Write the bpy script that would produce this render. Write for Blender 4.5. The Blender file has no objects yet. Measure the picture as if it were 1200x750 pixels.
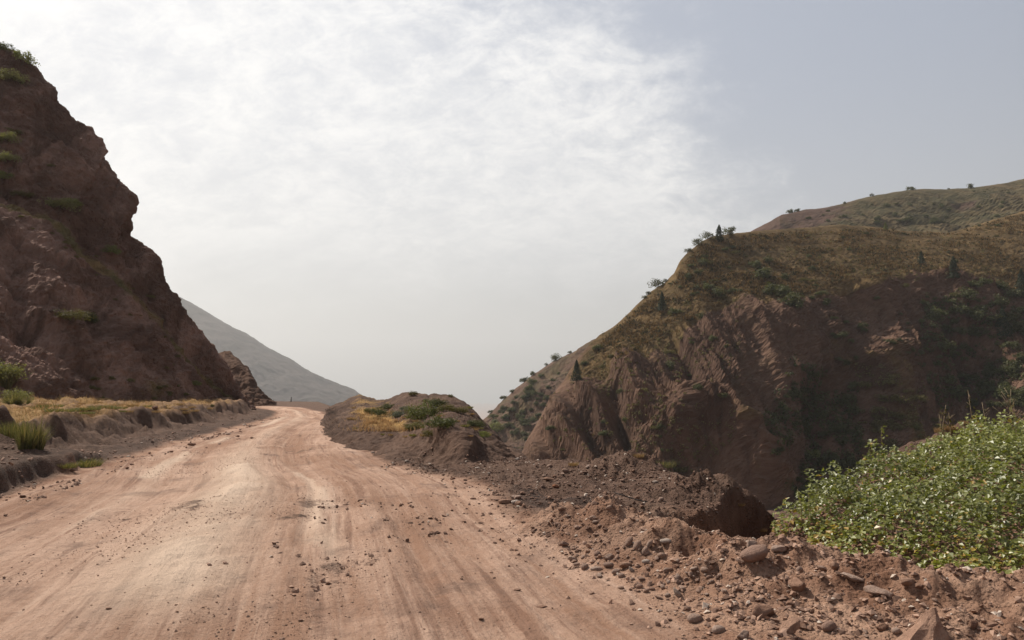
import bpy, bmesh, math, random
import numpy as np
from mathutils import Vector, Matrix, Quaternion
from mathutils.bvhtree import BVHTree

R = math.radians
random.seed(7)
rng = np.random.default_rng(7)
scene = bpy.context.scene
col = scene.collection

# ------------------------------------------------------------------ camera
CAM = np.array([0.0, 0.0, 1.8])
FPX = 28.0 / 36.0 * 1200.0
PITCH = math.atan(80.0 / FPX)
cd = bpy.data.cameras.new("camera")
cam = bpy.data.objects.new("camera", cd)
col.objects.link(cam)
cd.lens = 28.0
cd.sensor_width = 36.0
cd.clip_start = 0.1
cd.clip_end = 40000
cam.location = CAM
cam.rotation_euler = (R(90) + PITCH, 0, 0)
scene.camera = cam
_F = np.array([0, math.cos(PITCH), math.sin(PITCH)])
_U = np.array([0, -math.sin(PITCH), math.cos(PITCH)])
_X = np.array([1.0, 0, 0])


def ray(px, py):
    return _F + (px - 600) / FPX * _X + (375 - py) / FPX * _U


def at(px, py, Y):
    d = ray(px, py)
    return CAM + d * (Y / d[1])


# ------------------------------------------------------------------ noise
_perm = np.random.default_rng(3).permutation(256)
_perm = np.concatenate([_perm, _perm, _perm])
_g = np.random.default_rng(5).normal(size=(256, 3))
_g /= np.linalg.norm(_g, axis=1)[:, None]


def perlin(x, y, z=None, seed=0):
    x = np.asarray(x, float)
    y = np.asarray(y, float)
    z = np.full_like(x, 0.37) if z is None else np.asarray(z, float)
    x = x + seed * 17.13
    y = y + seed * 5.71
    xi = np.floor(x).astype(int); yi = np.floor(y).astype(int); zi = np.floor(z).astype(int)
    xf, yf, zf = x - xi, y - yi, z - zi
    u = xf * xf * xf * (xf * (xf * 6 - 15) + 10)
    v = yf * yf * yf * (yf * (yf * 6 - 15) + 10)
    w = zf * zf * zf * (zf * (zf * 6 - 15) + 10)
    xi &= 255; yi &= 255; zi &= 255
    out = 0
    for i in (0, 1):
        wx = u if i else 1 - u
        for j in (0, 1):
            wy = v if j else 1 - v
            for k in (0, 1):
                wz = w if k else 1 - w
                h = _perm[_perm[_perm[xi + i] + yi + j] + zi + k] & 255
                g = _g[h]
                out = out + wx * wy * wz * (g[..., 0] * (xf - i) + g[..., 1] * (yf - j) + g[..., 2] * (zf - k))
    return out * 1.5


def fbm(x, y, z=None, octv=4, seed=0, gain=0.5, ridged=False):
    a, f, s = 1.0, 1.0, 0
    z0 = z
    for o in range(octv):
        n = perlin(np.asarray(x) * f, np.asarray(y) * f, None if z0 is None else np.asarray(z0) * f, seed + o * 3)
        if ridged:
            n = 0.6 - np.abs(n) * 2
        s = s + a * n
        a *= gain
        f *= 2.03
    return s


def ss(a, b, x):
    t = np.clip((np.asarray(x, float) - a) / (b - a), 0, 1)
    return t * t * (3 - 2 * t)


# ------------------------------------------------------------------ helpers
def tag(o, label=None, cat=None, group=None, kind=None):
    if label: o["label"] = label
    if cat: o["category"] = cat
    if group: o["group"] = group
    if kind: o["kind"] = kind
    return o


def link(name, me, mat=None, parent=None):
    o = bpy.data.objects.new(name, me)
    col.objects.link(o)
    if mat is not None and len(me.materials) == 0:
        me.materials.append(mat)
    if parent is not None:
        o.parent = parent
    return o


def empty(name, loc, rz=0.0):
    o = bpy.data.objects.new(name, None)
    o.empty_display_size = 0.2
    o.location = loc
    o.rotation_euler = (0, 0, rz)
    col.objects.link(o)
    return o


def mesh_np(name, V, faces_flat, nper, smooth=True):
    """V (n,3); faces_flat (m,nper) indices"""
    me = bpy.data.meshes.new(name)
    V = np.ascontiguousarray(V, dtype=np.float32)
    Fc = np.ascontiguousarray(faces_flat, dtype=np.int32)
    me.vertices.add(len(V))
    me.vertices.foreach_set("co", V.ravel())
    m = len(Fc)
    me.loops.add(m * nper)
    me.loops.foreach_set("vertex_index", Fc.ravel())
    me.polygons.add(m)
    me.polygons.foreach_set("loop_start", np.arange(0, m * nper, nper, dtype=np.int32))
    me.polygons.foreach_set("loop_total", np.full(m, nper, dtype=np.int32))
    me.polygons.foreach_set("use_smooth", np.full(m, smooth, dtype=bool))
    me.update(calc_edges=True)
    me.validate()
    return me


def set_attr(me, name, rgb):
    a = me.attributes.new(name, "FLOAT_COLOR", "POINT")
    c = np.ones((len(rgb), 4), np.float32)
    c[:, : rgb.shape[1]] = rgb
    a.data.foreach_set("color", c.ravel())


def set_uv(me, uv):
    l = me.uv_layers.new(name="UVMap")
    idx = np.empty(len(me.loops), np.int32)
    me.loops.foreach_get("vertex_index", idx)
    l.data.foreach_set("uv", np.ascontiguousarray(uv[idx], dtype=np.float32).ravel())


def grid_faces(nu, nv, wrap=False):
    i = np.arange(nu if wrap else nu - 1)
    j = np.arange(nv - 1)
    I, J = np.meshgrid(i, j, indexing="ij")
    I2 = (I + 1) % nu
    a = I * nv + J; b = I2 * nv + J; c = I2 * nv + J + 1; d = I * nv + J + 1
    return np.stack([a, b, c, d], -1).reshape(-1, 4)


BVHS = []


def add_bvh(name, V, F):
    BVHS.append((name, BVHTree.FromPolygons([tuple(v) for v in V.tolist()], F.tolist())))


def hit(px, py, only=None):
    d = Vector(ray(px, py)).normalized()
    o = Vector(CAM)
    best = None
    for n, b in BVHS:
        if only and n not in only:
            continue
        p, nrm, i, dist = b.ray_cast(o, d)
        if p is not None and (best is None or dist < best[3]):
            best = (p, nrm, n, dist)
    return best


# ------------------------------------------------------------------ materials
class NT:
    def __init__(s, name):
        s.m = bpy.data.materials.new(name)
        s.m.use_nodes = True
        s.t = s.m.node_tree
        s.t.nodes.clear()
        s.out = s.n("ShaderNodeOutputMaterial")

    def n(s, typ, **kw):
        nd = s.t.nodes.new(typ)
        for k, v in kw.items():
            setattr(nd, k, v)
        return nd

    def l(s, a, b):
        s.t.links.new(a, b)

    def val(s, sock, v):
        if isinstance(v, (int, float, tuple, list)):
            if isinstance(v, (tuple, list)) and len(v) == 3 and sock.type == "RGBA":
                v = (*v, 1)
            sock.default_value = v
        else:
            s.l(v, sock)

    def mix(s, f, a, b, mode="MIX"):
        nd = s.n("ShaderNodeMix", data_type="RGBA", blend_type=mode)
        s.val(nd.inputs[0], f); s.val(nd.inputs[6], a); s.val(nd.inputs[7], b)
        return nd.outputs[2]

    def math(s, op, a, b=0.0, clamp=False):
        nd = s.n("ShaderNodeMath", operation=op, use_clamp=clamp)
        s.val(nd.inputs[0], a); s.val(nd.inputs[1], b)
        return nd.outputs[0]

    def ramp(s, f, a, b, lo=0.0, hi=1.0):
        nd = s.n("ShaderNodeMapRange", interpolation_type="SMOOTHSTEP")
        s.val(nd.inputs[0], f)
        nd.inputs[1].default_value = a; nd.inputs[2].default_value = b
        nd.inputs[3].default_value = lo; nd.inputs[4].default_value = hi
        return nd.outputs[0]

    def noise(s, vec, scale, detail=5, rough=0.55, dist=0.0):
        nd = s.n("ShaderNodeTexNoise")
        if vec is not None: s.l(vec, nd.inputs["Vector"])
        nd.inputs["Scale"].default_value = scale
        nd.inputs["Detail"].default_value = detail
        nd.inputs["Roughness"].default_value = rough
        nd.inputs["Distortion"].default_value = dist
        return nd.outputs[0]

    def voro(s, vec, scale, feature="F1"):
        nd = s.n("ShaderNodeTexVoronoi", feature=feature)
        s.l(vec, nd.inputs["Vector"])
        nd.inputs["Scale"].default_value = scale
        return nd

    def mapping(s, vec, sc=(1, 1, 1), rot=(0, 0, 0)):
        nd = s.n("ShaderNodeMapping")
        s.l(vec, nd.inputs[0])
        nd.inputs["Scale"].default_value = sc
        nd.inputs["Rotation"].default_value = rot
        return nd.outputs[0]

    def pos(s):
        return s.n("ShaderNodeNewGeometry").outputs["Position"]

    def sep(s, c):
        nd = s.n("ShaderNodeSeparateColor")
        s.l(c, nd.inputs[0])
        return nd.outputs

    def attr(s, name):
        return s.n("ShaderNodeAttribute", attribute_name=name)

    def bump(s, h, strength, dist, prev=None):
        nd = s.n("ShaderNodeBump")
        nd.inputs["Strength"].default_value = strength
        nd.inputs["Distance"].default_value = dist
        s.l(h, nd.inputs["Height"])
        if prev is not None: s.l(prev, nd.inputs["Normal"])
        return nd.outputs[0]

    def principled(s, colr, rough=0.9, spec=0.2, normal=None):
        p = s.n("ShaderNodeBsdfPrincipled")
        s.val(p.inputs["Base Color"], colr)
        s.val(p.inputs["Roughness"], rough)
        p.inputs["Specular IOR Level"].default_value = spec
        if normal is not None: s.l(normal, p.inputs["Normal"])
        return p

    def done(s, sh):
        s.l(sh, s.out.inputs[0])
        return s.m


def mat_ground():
    t = NT("ground_earth")
    P = t.pos()
    z = t.sep(t.attr("zone").outputs["Color"])
    road, grav_shade, grass = z[0], z[1], z[2]
    uv = t.n("ShaderNodeUVMap", uv_map="UVMap").outputs[0]
    s1 = t.noise(t.mapping(uv, (0.85, 0.055, 1)), 1.0, 6, 0.6, 0.3)
    s2 = t.noise(t.mapping(uv, (4.5, 0.22, 1)), 1.0, 5, 0.6, 0.2)
    s3 = t.noise(t.mapping(uv, (22, 1.6, 1)), 1.0, 3, 0.6)
    patch = t.noise(P, 0.35, 6, 0.6, 0.5)
    fine = t.noise(P, 14.0, 6, 0.7)
    grit = t.noise(P, 70.0, 3, 0.7)
    # compacted road dust: pale sand against orange earth, in streaks along the road
    k = t.math("ADD", t.math("MULTIPLY", s1, 0.9), t.math("MULTIPLY", s2, 0.45))
    k = t.math("ADD", k, t.math("MULTIPLY", patch, 0.5))
    k = t.math("ADD", k, t.math("MULTIPLY", s3, 0.22))
    k = t.math("ADD", k, t.math("MULTIPLY", fine, 0.25))
    f1 = t.ramp(k, 0.98, 1.36)
    croad = t.mix(f1, (0.31, 0.178, 0.118), (0.54, 0.362, 0.270))
    st = t.ramp(s2, 0.52, 0.66)
    croad = t.mix(t.math("MULTIPLY", st, 0.75), croad, (0.215, 0.112, 0.072))
    st2 = t.ramp(t.noise(t.mapping(uv, (9.0, 0.12, 1)), 1.0, 4, 0.65, 0.15), 0.55, 0.68)
    croad = t.mix(t.math("MULTIPLY", st2, 0.32), croad, (0.60, 0.43, 0.33))
    f2 = t.ramp(t.math("ADD", t.math("MULTIPLY", t.noise(P, 0.9, 7, 0.7, 0.6), 1.0), t.math("MULTIPLY", s2, 0.3)), 0.66, 0.86)
    croad = t.mix(t.math("MULTIPLY", f2, 0.65), croad, (0.165, 0.105, 0.08))
    croad = t.mix(t.ramp(t.noise(P, 30.0, 4, 0.75), 0.52, 0.72), croad, t.mix(0.35, croad, (0.12, 0.07, 0.05)))
    hump = t.attr("zone").outputs["Alpha"]
    croad = t.mix(t.math("MULTIPLY", hump, t.ramp(t.math("ADD", t.math("MULTIPLY", s2, .7), t.math("ADD", t.math("MULTIPLY", patch, .5), t.math("MULTIPLY", fine, .3))), 0.42, 0.72)), croad, (0.65, 0.49, 0.375))
    # loose gravel and spoil; same tone paints shade on left bank, gully wall, mound
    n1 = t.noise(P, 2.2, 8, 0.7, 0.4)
    cgrav_shade = t.mix(t.ramp(n1, 0.35, 0.65), (0.038, 0.025, 0.020), (0.10, 0.063, 0.048))
    cgrav_shade = t.mix(t.math("MULTIPLY", t.ramp(grit, 0.58, 0.72), 0.5), cgrav_shade, (0.30, 0.23, 0.195))
    # red earth bank
    n2 = t.noise(P, 1.3, 8, 0.65, 0.5)
    csoil = t.mix(t.ramp(n2, 0.33, 0.68), (0.25, 0.132, 0.084), (0.48, 0.30, 0.21))
    cgr = t.mix(t.ramp(t.noise(P, 1.6, 6, 0.65), 0.38, 0.66), (0.36, 0.215, 0.085), (0.27, 0.17, 0.075))
    c = t.mix(grav_shade, csoil, cgrav_shade)
    edge = t.ramp(t.math("ADD", road, t.math("MULTIPLY", t.math("SUBTRACT", t.noise(P, 2.5, 6, 0.7), 0.5), 0.9)), 0.3, 0.7)
    c = t.mix(edge, c, croad)
    c = t.mix(grass, c, cgr)
    c = t.mix(t.math("MULTIPLY", t.ramp(grit, 0.3, 0.75), 0.35), c, (0.9, 0.88, 0.86), "MULTIPLY")
    vc = t.voro(P, 26.0)
    peb = t.ramp(vc.outputs["Distance"], 0.0, 0.6, 1.0, 0.0)
    bs = t.math("SUBTRACT", 1.0, t.math("MULTIPLY", edge, 0.8))
    h = t.math("ADD", t.math("MULTIPLY", fine, 0.7), t.math("MULTIPLY", t.math("MULTIPLY", peb, bs), 0.45))
    h = t.math("ADD", h, t.math("MULTIPLY", s3, 0.35))
    b = t.bump(h, 1.0, 0.06)
    b = t.bump(grit, 0.8, 0.02, b)
    return t.done(t.principled(c, 0.95, 0.12, b).outputs[0])


def mat_terrain(name, dark, light, alt, g1, g2, sc, bump_d, strata=None, strata_dir=(0, 0.5, 0.3), detail_sc=8.0):
    """bare earth (dark/light/alt by noise) with grass where the zone attribute's blue says so"""
    t = NT(name)
    P = t.pos()
    z = t.sep(t.attr("zone").outputs["Color"])
    n1 = t.noise(P, sc, 9, 0.62, 0.6)
    n2 = t.noise(P, sc * 3.7, 7, 0.68, 0.3)
    n3 = t.noise(P, sc * detail_sc, 6, 0.72)
    c = t.mix(t.ramp(n1, 0.35, 0.66), dark, light)
    c = t.mix(t.math("MULTIPLY", t.ramp(n2, 0.5, 0.7), 0.6), c, alt)
    h = t.math("ADD", t.math("MULTIPLY", n2, 0.6), t.math("MULTIPLY", n3, 0.35))
    if strata:
        sv = t.mapping(P, strata, strata_dir)
        ns = t.noise(sv, sc, 7, 0.7, 0.8)
        c = t.mix(t.math("MULTIPLY", t.ramp(ns, 0.45, 0.60), 0.75), c, tuple(x * 0.62 for x in dark))
        h = t.math("ADD", h, t.math("MULTIPLY", ns, 0.9))
    cg = t.mix(t.ramp(t.noise(P, sc * 2.4, 8, 0.7, 0.5), 0.36, 0.64), g1, g2)
    cg = t.mix(t.math("MULTIPLY", t.ramp(n3, 0.4, 0.7), 0.45), cg, tuple(x * 0.5 for x in g2))
    gm = t.ramp(t.math("ADD", z[2], t.math("MULTIPLY", t.math("SUBTRACT", n2, 0.5), 1.1)), 0.35, 0.65)
    c = t.mix(gm, c, cg)
    c = t.mix(t.math("MULTIPLY", t.ramp(n3, 0.35, 0.7), 0.4), c, (0.6, 0.58, 0.56), "MULTIPLY")
    b = t.bump(h, 0.9, bump_d)
    return t.done(t.principled(c, 0.95, 0.08, b).outputs[0])


def mat_rock(name, a, b_, c_):
    t = NT(name)
    P = t.n("ShaderNodeTexCoord").outputs["Object"]
    oi = t.n("ShaderNodeObjectInfo").outputs["Random"]
    n1 = t.noise(P, 1.6, 6, 0.6, 0.3)
    n2 = t.noise(P, 9.0, 6, 0.7)
    c = t.mix(t.ramp(oi, 0.0, 1.0), a, b_)
    c = t.mix(t.math("MULTIPLY", t.ramp(n1, 0.4, 0.65), 0.75), c, c_)
    c = t.mix(t.math("MULTIPLY", t.ramp(n2, 0.42, 0.7), 0.5), c, (0.6, 0.56, 0.53), "MULTIPLY")
    b = t.bump(t.math("ADD", n2, t.math("MULTIPLY", n1, 0.6)), 0.6, 0.12)
    return t.done(t.principled(c, 0.85, 0.2, b).outputs[0])


def mat_leaf(name, a, b_, trans=0.35, rough=0.45, spec=0.4, dry=None, per_object=0.0, ttint=(1.15, 1.25, 0.55)):
    t = NT(name)
    tint = t.sep(t.attr("tint").outputs["Color"])
    f = tint[0]
    c = t.mix(f, a, b_)
    if dry is not None:
        c = t.mix(tint[1], c, dry)
    if per_object:
        oi = t.n("ShaderNodeObjectInfo").outputs["Random"]
        c = t.mix(t.math("MULTIPLY", oi, per_object), c, (0.42, 0.38, 0.2), "MULTIPLY")
    p = t.principled(c, rough, spec)
    tr = t.n("ShaderNodeBsdfTranslucent")
    tc = t.mix(1.0, c, ttint, "MULTIPLY")
    t.l(tc, tr.inputs[0])
    ms = t.n("ShaderNodeMixShader")
    ms.inputs[0].default_value = trans
    t.l(p.outputs[0], ms.inputs[1]); t.l(tr.outputs[0], ms.inputs[2])
    return t.done(ms.outputs[0])


def mat_simple(name, a, b_, sc=6.0, rough=0.9):
    t = NT(name)
    P = t.n("ShaderNodeTexCoord").outputs["Object"]
    n = t.noise(P, sc, 5, 0.6)
    return t.done(t.principled(t.mix(t.ramp(n, .35, .65), a, b_), rough, 0.2, t.bump(n, 0.5, 0.02)).outputs[0])


M_GROUND = mat_ground()
M_CLIFF = mat_terrain("cliff_rock", (0.15, 0.086, 0.064), (0.33, 0.205, 0.158), (0.38, 0.25, 0.20),
                      (0.24, 0.155, 0.075), (0.15, 0.12, 0.055), 0.16, 0.8, (2.6, 0.5, 0.35), (0.0, 0.85, 0.0))
M_HILL = mat_terrain("hill_earth", (0.105, 0.06, 0.042), (0.172, 0.102, 0.07), (0.14, 0.087, 0.055),
                     (0.175, 0.112, 0.05), (0.11, 0.073, 0.034), 0.045, 1.2)
M_RIDGE = mat_terrain("ridge_earth", (0.095, 0.057, 0.043), (0.14, 0.085, 0.06), (0.085, 0.064, 0.036),
                      (0.14, 0.10, 0.052), (0.075, 0.066, 0.034), 0.022, 2.5)
M_MOUNT = mat_terrain("mountain_rock", (0.065, 0.05, 0.045), (0.09, 0.07, 0.062), (0.08, 0.065, 0.05),
                      (0.15, 0.12, 0.07), (0.1, 0.09, 0.05), 0.003, 15.0, (1.0, 1.0, 0.3), (0.3, 0.4, 0.2))
M_MOUND = mat_terrain("mound_earth", (0.07, 0.042, 0.031), (0.135, 0.083, 0.06), (0.16, 0.104, 0.077),
                      (0.40, 0.235, 0.085), (0.24, 0.15, 0.06), 0.55, 0.12)

M_STONE = mat_rock("cobble_stone", (0.29, 0.18, 0.135), (0.44, 0.32, 0.255), (0.35, 0.215, 0.155))
M_PALE = mat_rock("pale_stone", (0.46, 0.37, 0.31), (0.52, 0.44, 0.385), (0.4, 0.3, 0.24))
M_CLOD = mat_rock("earth_clod", (0.24, 0.13, 0.086), (0.41, 0.25, 0.175), (0.31, 0.18, 0.125))
M_ORANGE = mat_rock("orange_stone", (0.36, 0.15, 0.075), (0.4, 0.19, 0.1), (0.28, 0.14, 0.09))

# ------------------------------------------------------------------ ground sheet
XL = ([-60, 0, 5, 12.3, 17.5, 24.7, 39, 51, 64, 75, 90, 130], [-6, -5.5, -6.1, -7.9, -9.2, -10.6, -12.9, -15, -18.6, -24, -36, -75])
XR = ([-60, 0, 3, 5.9, 8.9, 15.5, 19, 26.6, 35, 44, 51, 64, 75, 90, 130], [6, 3.2, 1.9, 1.15, 0.4, -1.0, -3.2, -6.1, -8.3, -9.9, -11.7, -16, -20, -31, -68])
_ys = np.linspace(-60, 130, 1901)
_ker = np.hanning(61); _ker /= _ker.sum()


def _smooth(T):
    v = np.interp(_ys, *T)
    return np.convolve(np.pad(v, 30, mode="edge"), _ker, mode="valid")


XLS, XRS = _smooth(XL), _smooth(XR)
EDGE = np.array([(-300, 190), (-120, 160), (-58, 128), (-26, 108), (-19, 84), (-12.5, 62), (-6.2, 46), (-1.7, 36), (-0.2, 27),
                 (0.4, 20.5), (2.6, 17.6), (3.35, 13.6), (3.9, 12.5), (4.6, 12.0), (5.6, 12.6), (6.3, 14.6), (7.5, 15.8), (10, 16.5), (20, 14), (60, -5), (200, -80)])
GULLY = np.array([(1.75, 10.3), (1.9, 10.95), (2.75, 11.35), (3.1, 12.0), (3.5, 12.6), (4.6, 13.0), (4.9, 11.6), (4.1, 10.6), (3.5, 9.95), (3.0, 9.35), (2.5, 9.3)])
FOOT = np.array([(1.6, 11.5), (2.75, 9.3), (3.4, 7.85), (4.3, 7.15), (6.2, 6.2), (9, 5.0), (20, 0)])
CREST = np.array([(2.2, 8.1), (3.15, 9.0), (4.3, 10.15), (5.3, 10.95), (7.4, 11.65), (12, 12.4), (20, 12.5)])


def poly_dist(P, L, closed=False):
    """unsigned distance of points P (n,2) to polyline L, and side sign"""
    n = len(L)
    best = np.full(len(P), 1e18)
    sign = np.zeros(len(P))
    for i in range(n if closed else n - 1):
        a = L[i]; b = L[(i + 1) % n]
        d = b - a
        t = np.clip(((P - a) @ d) / (d @ d), 0, 1)
        q = a + t[:, None] * d
        v = P - q
        dist = (v * v).sum(1)
        cr = d[0] * v[:, 1] - d[1] * v[:, 0]
        m = dist < best - 1e-12
        best = np.where(m, dist, best)
        sign = np.where(m, np.where(cr >= 0, 1, -1), sign)
    return np.sqrt(best), sign


def inside(P, L):
    c = np.zeros(len(P), bool)
    n = len(L)
    for i in range(n):
        a, b = L[i], L[(i + 1) % n]
        cond = ((a[1] > P[:, 1]) != (b[1] > P[:, 1])) & (P[:, 0] < (b[0] - a[0]) * (P[:, 1] - a[1]) / (b[1] - a[1] + 1e-12) + a[0])
        c ^= cond
    return c


def gauss(x, y, cx, cy, rx, ry, rot=0.0):
    c, s = math.cos(rot), math.sin(rot)
    dx, dy = x - cx, y - cy
    a = (c * dx + s * dy) / rx; b = (-s * dx + c * dy) / ry
    return np.exp(-(a * a + b * b))


def ground(x, y):
    """height, zone RGBA, uv"""
    x = np.asarray(x, float); y = np.asarray(y, float)
    P2 = np.stack([x, y], 1)
    xls = np.interp(y, _ys, XLS); xrs = np.interp(y, _ys, XRS)
    xl = xls + 0.22 * perlin(y * 0.35, y * 0 + 3, seed=4) + 0.1 * perlin(y * 1.3, y * 0 + 9, seed=5)
    xr = xrs + 0.3 * perlin(y * 0.4, y * 0 + 5, seed=6) + 0.12 * perlin(y * 1.5, y * 0 + 7, seed=7)
    w = np.maximum(xrs - xls, 2)
    u = (x - xls) / w
    um = x - (xls + xrs) / 2
    sl = xl - x
    sr = x - xr
    road = ss(-0.25, 0.35, -sl) * ss(-0.9, 0.5, -sr)
    # ruts and humps, stretched along the road
    z = road * (0.07 * perlin(um * 0.75, y * 0.09, seed=1) + 0.034 * perlin(um * 2.4, y * 0.2, seed=2) + 0.014 * perlin(um * 7, y * 0.5, seed=3))
    z += road * 0.035 * fbm(x * 0.6, y * 0.35, octv=3, seed=9)
    z += road * 0.016 * fbm(x * 3, y * 2.4, octv=5, seed=10, gain=.6)
    hump = np.exp(-((u - 0.475 - 0.03 * perlin(y * 0.2, y * 0 + 2, seed=12)) / 0.085) ** 2) * ss(5.5, 8, y) * (1 - ss(17, 26, y) * .6)
    hz0 = hump * (0.62 + 0.38 * ss(-0.3, 0.35, fbm(x * 0.9, y * 0.3, octv=4, seed=14)))
    hz = np.maximum(hz0, 0.75 * np.exp(-((u - 0.2) / 0.035) ** 2) * ss(9, 13, y) * ss(-.25, .3, fbm(um * 1.2, y * .2, octv=3, seed=15)))
    hz = np.maximum(hz, 0.7 * np.exp(-((u - 0.66) / 0.03) ** 2) * ss(7, 10, y) * (1 - ss(18, 24, y)) * ss(-.25, .3, fbm(um * 1.2, y * .2, octv=3, seed=16)))
    z += 0.13 * hz0 * road
    z -= 0.05 * road * np.exp(-((u - 0.70) / 0.05) ** 2) * ss(3, 6, y)
    z -= 0.04 * road * np.exp(-((u - 0.27) / 0.06) ** 2) * ss(3, 6, y)
    # tyre tracks
    for uu, am in ((0.60, .018), (0.645, .02), (0.80, .022), (0.845, .016), (0.34, .02), (0.19, .015)):
        z -= 1.7 * am * road * np.exp(-((u - uu - 0.01 * np.sin(y * 0.4 + uu * 20)) / 0.012) ** 2) * ss(-0.1, 0.3, perlin(y * 0.15, y * 0 + uu * 40))
    far_r = 1 - ss(60, 120, y)

    # left side: windrow, rubble, cut bank, terrace
    nb = 0.55 * fbm(x * 0.35, y * 0.35, octv=4, seed=20)
    rough = fbm(x * 1.3, y * 1.3, octv=5, seed=21)
    s2 = sl + nb * 1.1
    low = ss(0.25, 0.5, s2) * 0.32 * (1 - ss(18, 21, y))
    bank = (0.74 + 0.16 * rough) * ss(1.7, 3.3, s2 + 0.28 * rough + 0.5 * perlin(y * .45, x * .2, seed=24)) + 0.1 * ss(.6, 1.8, s2) * (rough + .6)
    left = 0.10 * ss(0, 0.8, s2) + low + bank * (1 - 0.35 * (1 - ss(18, 23, y)))
    left = left + 0.9 * (1 - ss(16.5, 20.5, y)) * ss(1.6, 3.2, s2)
    left = left + ss(3, 12, sl) * 0.35 + ss(-0.1, 0.6, sl) * 0.055 * rough * (1 - 0.6 * ss(3.1, 3.6, s2))
    runnel = ss(2.0, 2.4, s2) * (1 - ss(2.9, 3.4, s2))
    left = left - runnel * 0.14 * np.abs(perlin(x * 0.5 + y * 1.6, y * 0.6, seed=23))
    lm = ss(-0.05, 0.1, sl) * (1 - ss(58, 72, y) * .5)
    z = z + left * lm
    grass = ss(2.75, 3.7, s2 + .3 * rough) * (0.45 + 0.55 * ss(-.3, .2, fbm(x * .6, y * .4, octv=4, seed=102))) * ss(19, 23, y) * (1 - ss(52, 60, y))

    # right shoulder, bank and rim
    rs = ss(-0.1, 0.9, sr)
    rgh = fbm(x * 1.1, y * 1.1, octv=6, seed=30, gain=0.55)
    rr = fbm(x * 0.9 + 9, y * 0.9, octv=5, seed=31, ridged=True)
    near = 1 - ss(22, 30, y)
    z += rs * near * (0.07 * rgh + 0.05 * rr + 0.03)
    z += rs * near * 0.03 * ss(0.05, 0.5, fbm(x * 3.5, y * 3.5, octv=4, seed=33))
    z += 0.42 * gauss(x, y, 2.45, 16.3, 0.95, 0.7) + 0.16 * gauss(x, y, 1.3, 17.5, 1.3, .8) + 0.2 * gauss(x, y, 3.0, 14.6, 0.8, 0.9)
    z += (0.30 + 0.18 * rgh) * gauss(x, y, 3.15, 12.85, 0.8, 0.55, .5) + 0.12 * gauss(x, y, 2.3, 12.3, 0.8, 0.8)
    z += 0.08 * gauss(x, y, 1.0, 14.0, 1.5, 0.5) - 0.07 * gauss(x, y, 1.0, 11.0, 1.2, .35)
    d, s = poly_dist(P2, np.array([(0.9, 10.6), (1.55, 9.35), (2.3, 7.75), (2.85, 7.15), (3.6, 6.5), (4.6, 5.6), (6, 4.6)]))
    cr = np.exp(-(d / 0.62) ** 2)
    z += cr * (0.25 + 0.2 * fbm(x * 1.5, y * 1.5, octv=4, seed=35) + 0.05 * rr)
    bankm = np.exp(-(d / 1.1) ** 2)
    z += bankm * 0.07 * fbm(x * 4.2, y * 4.2, octv=4, seed=36)
    rim = gauss(x, y, 3.0, 12.8, 1.0, .8) + gauss(x, y, 2.4, 16.2, 1.3, 1)
    z += rim * (0.09 * fbm(x * 3.6, y * 3.6, octv=5, seed=37, gain=.7) + .05 * fbm(x * 2, y * 2, octv=4, seed=38, ridged=True))
    # creeper slope rising behind the foot line
    fd, fs = poly_dist(P2, FOOT)
    up = np.where(fs > 0, fd, 0)
    cd_, cs_ = poly_dist(P2, CREST)
    behind = np.where(cs_ > 0, cd_, -cd_)
    mound = (0.165 + 0.05 * perlin(x * .9, y * .9, seed=91)) * np.clip(up, 0, 5.5) + 0.06 * ss(0, .6, up)
    z += mound * (1 - ss(0.0, 1.3, behind)) * (fs > 0)
    z += (0.95 + .22 * fbm(x * 1.3, y * 1.3, octv=5, seed=48)) * gauss(x, y, 7.9, 14.2, 1.25, .9) + 1.0 * gauss(x, y, 9.9, 14.3, 1.3, .9) + .6 * gauss(x, y, 6.6, 13.4, 0.8, .7)
    # gully
    gd, _ = poly_dist(P2, GULLY, True)
    gi = inside(P2, GULLY)
    sd = np.where(gi, gd, -gd) + 0.10 * fbm(x * 2.2, y * 2.2, octv=3, seed=40)
    cut = ss(-0.02, 0.27, sd)
    z = z - cut * (1.45 + 0.1 * rgh)
    z = z + ss(-.6, .1, sd) * (1 - ss(.5, .9, sd)) * 0.10 * fbm(x * 3.0, y * 3.0, octv=4, seed=41)
    # drop into the valley
    ed, es = poly_dist(P2, EDGE)
    e = np.where(es > 0, ed, -ed) + 0.35 * fbm(x * 0.8, y * 0.8, octv=3, seed=42) * ss(0, 3, np.abs(ed))
    drop = ss(-0.25, 1.6, e) * 1.3 + np.clip(e - 0.9, 0, 18) * 0.92 + ss(60, 420, e) * 60 + ss(400, 2600, e) * 190
    z = z - drop * (1 + 0.10 * fbm(x * 0.12, y * 0.12, octv=4, seed=44) * ss(1, 12, e))
    z += ss(40, 200, e) * 3.0 * fbm(x * 0.01, y * 0.01, octv=4, seed=45)

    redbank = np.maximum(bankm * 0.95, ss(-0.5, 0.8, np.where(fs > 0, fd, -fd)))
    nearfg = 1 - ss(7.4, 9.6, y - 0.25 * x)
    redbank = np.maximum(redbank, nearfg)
    redbank = np.maximum(redbank, 0.22 * ss(0.05, .25, sd))  # little red in the cut: its shade is painted with the gravel tone
    redbank = redbank * (1 - 0.75 * ss(10.6, 12.0, y))  # darker spoil beyond; shade and dead growth on the far mound painted in
    grav_shade = rs * (1 - np.clip(redbank, 0, 1) * 0.9)
    grav_shade = np.maximum(grav_shade, ss(0.0, 0.5, sl) * (1 - grass) * (0.9 - 0.1 * ss(.6, 1.8, sl)) * (1 - ss(60, 90, y)))  # dark rubble, and the left bank's shade painted in the same tone
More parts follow.
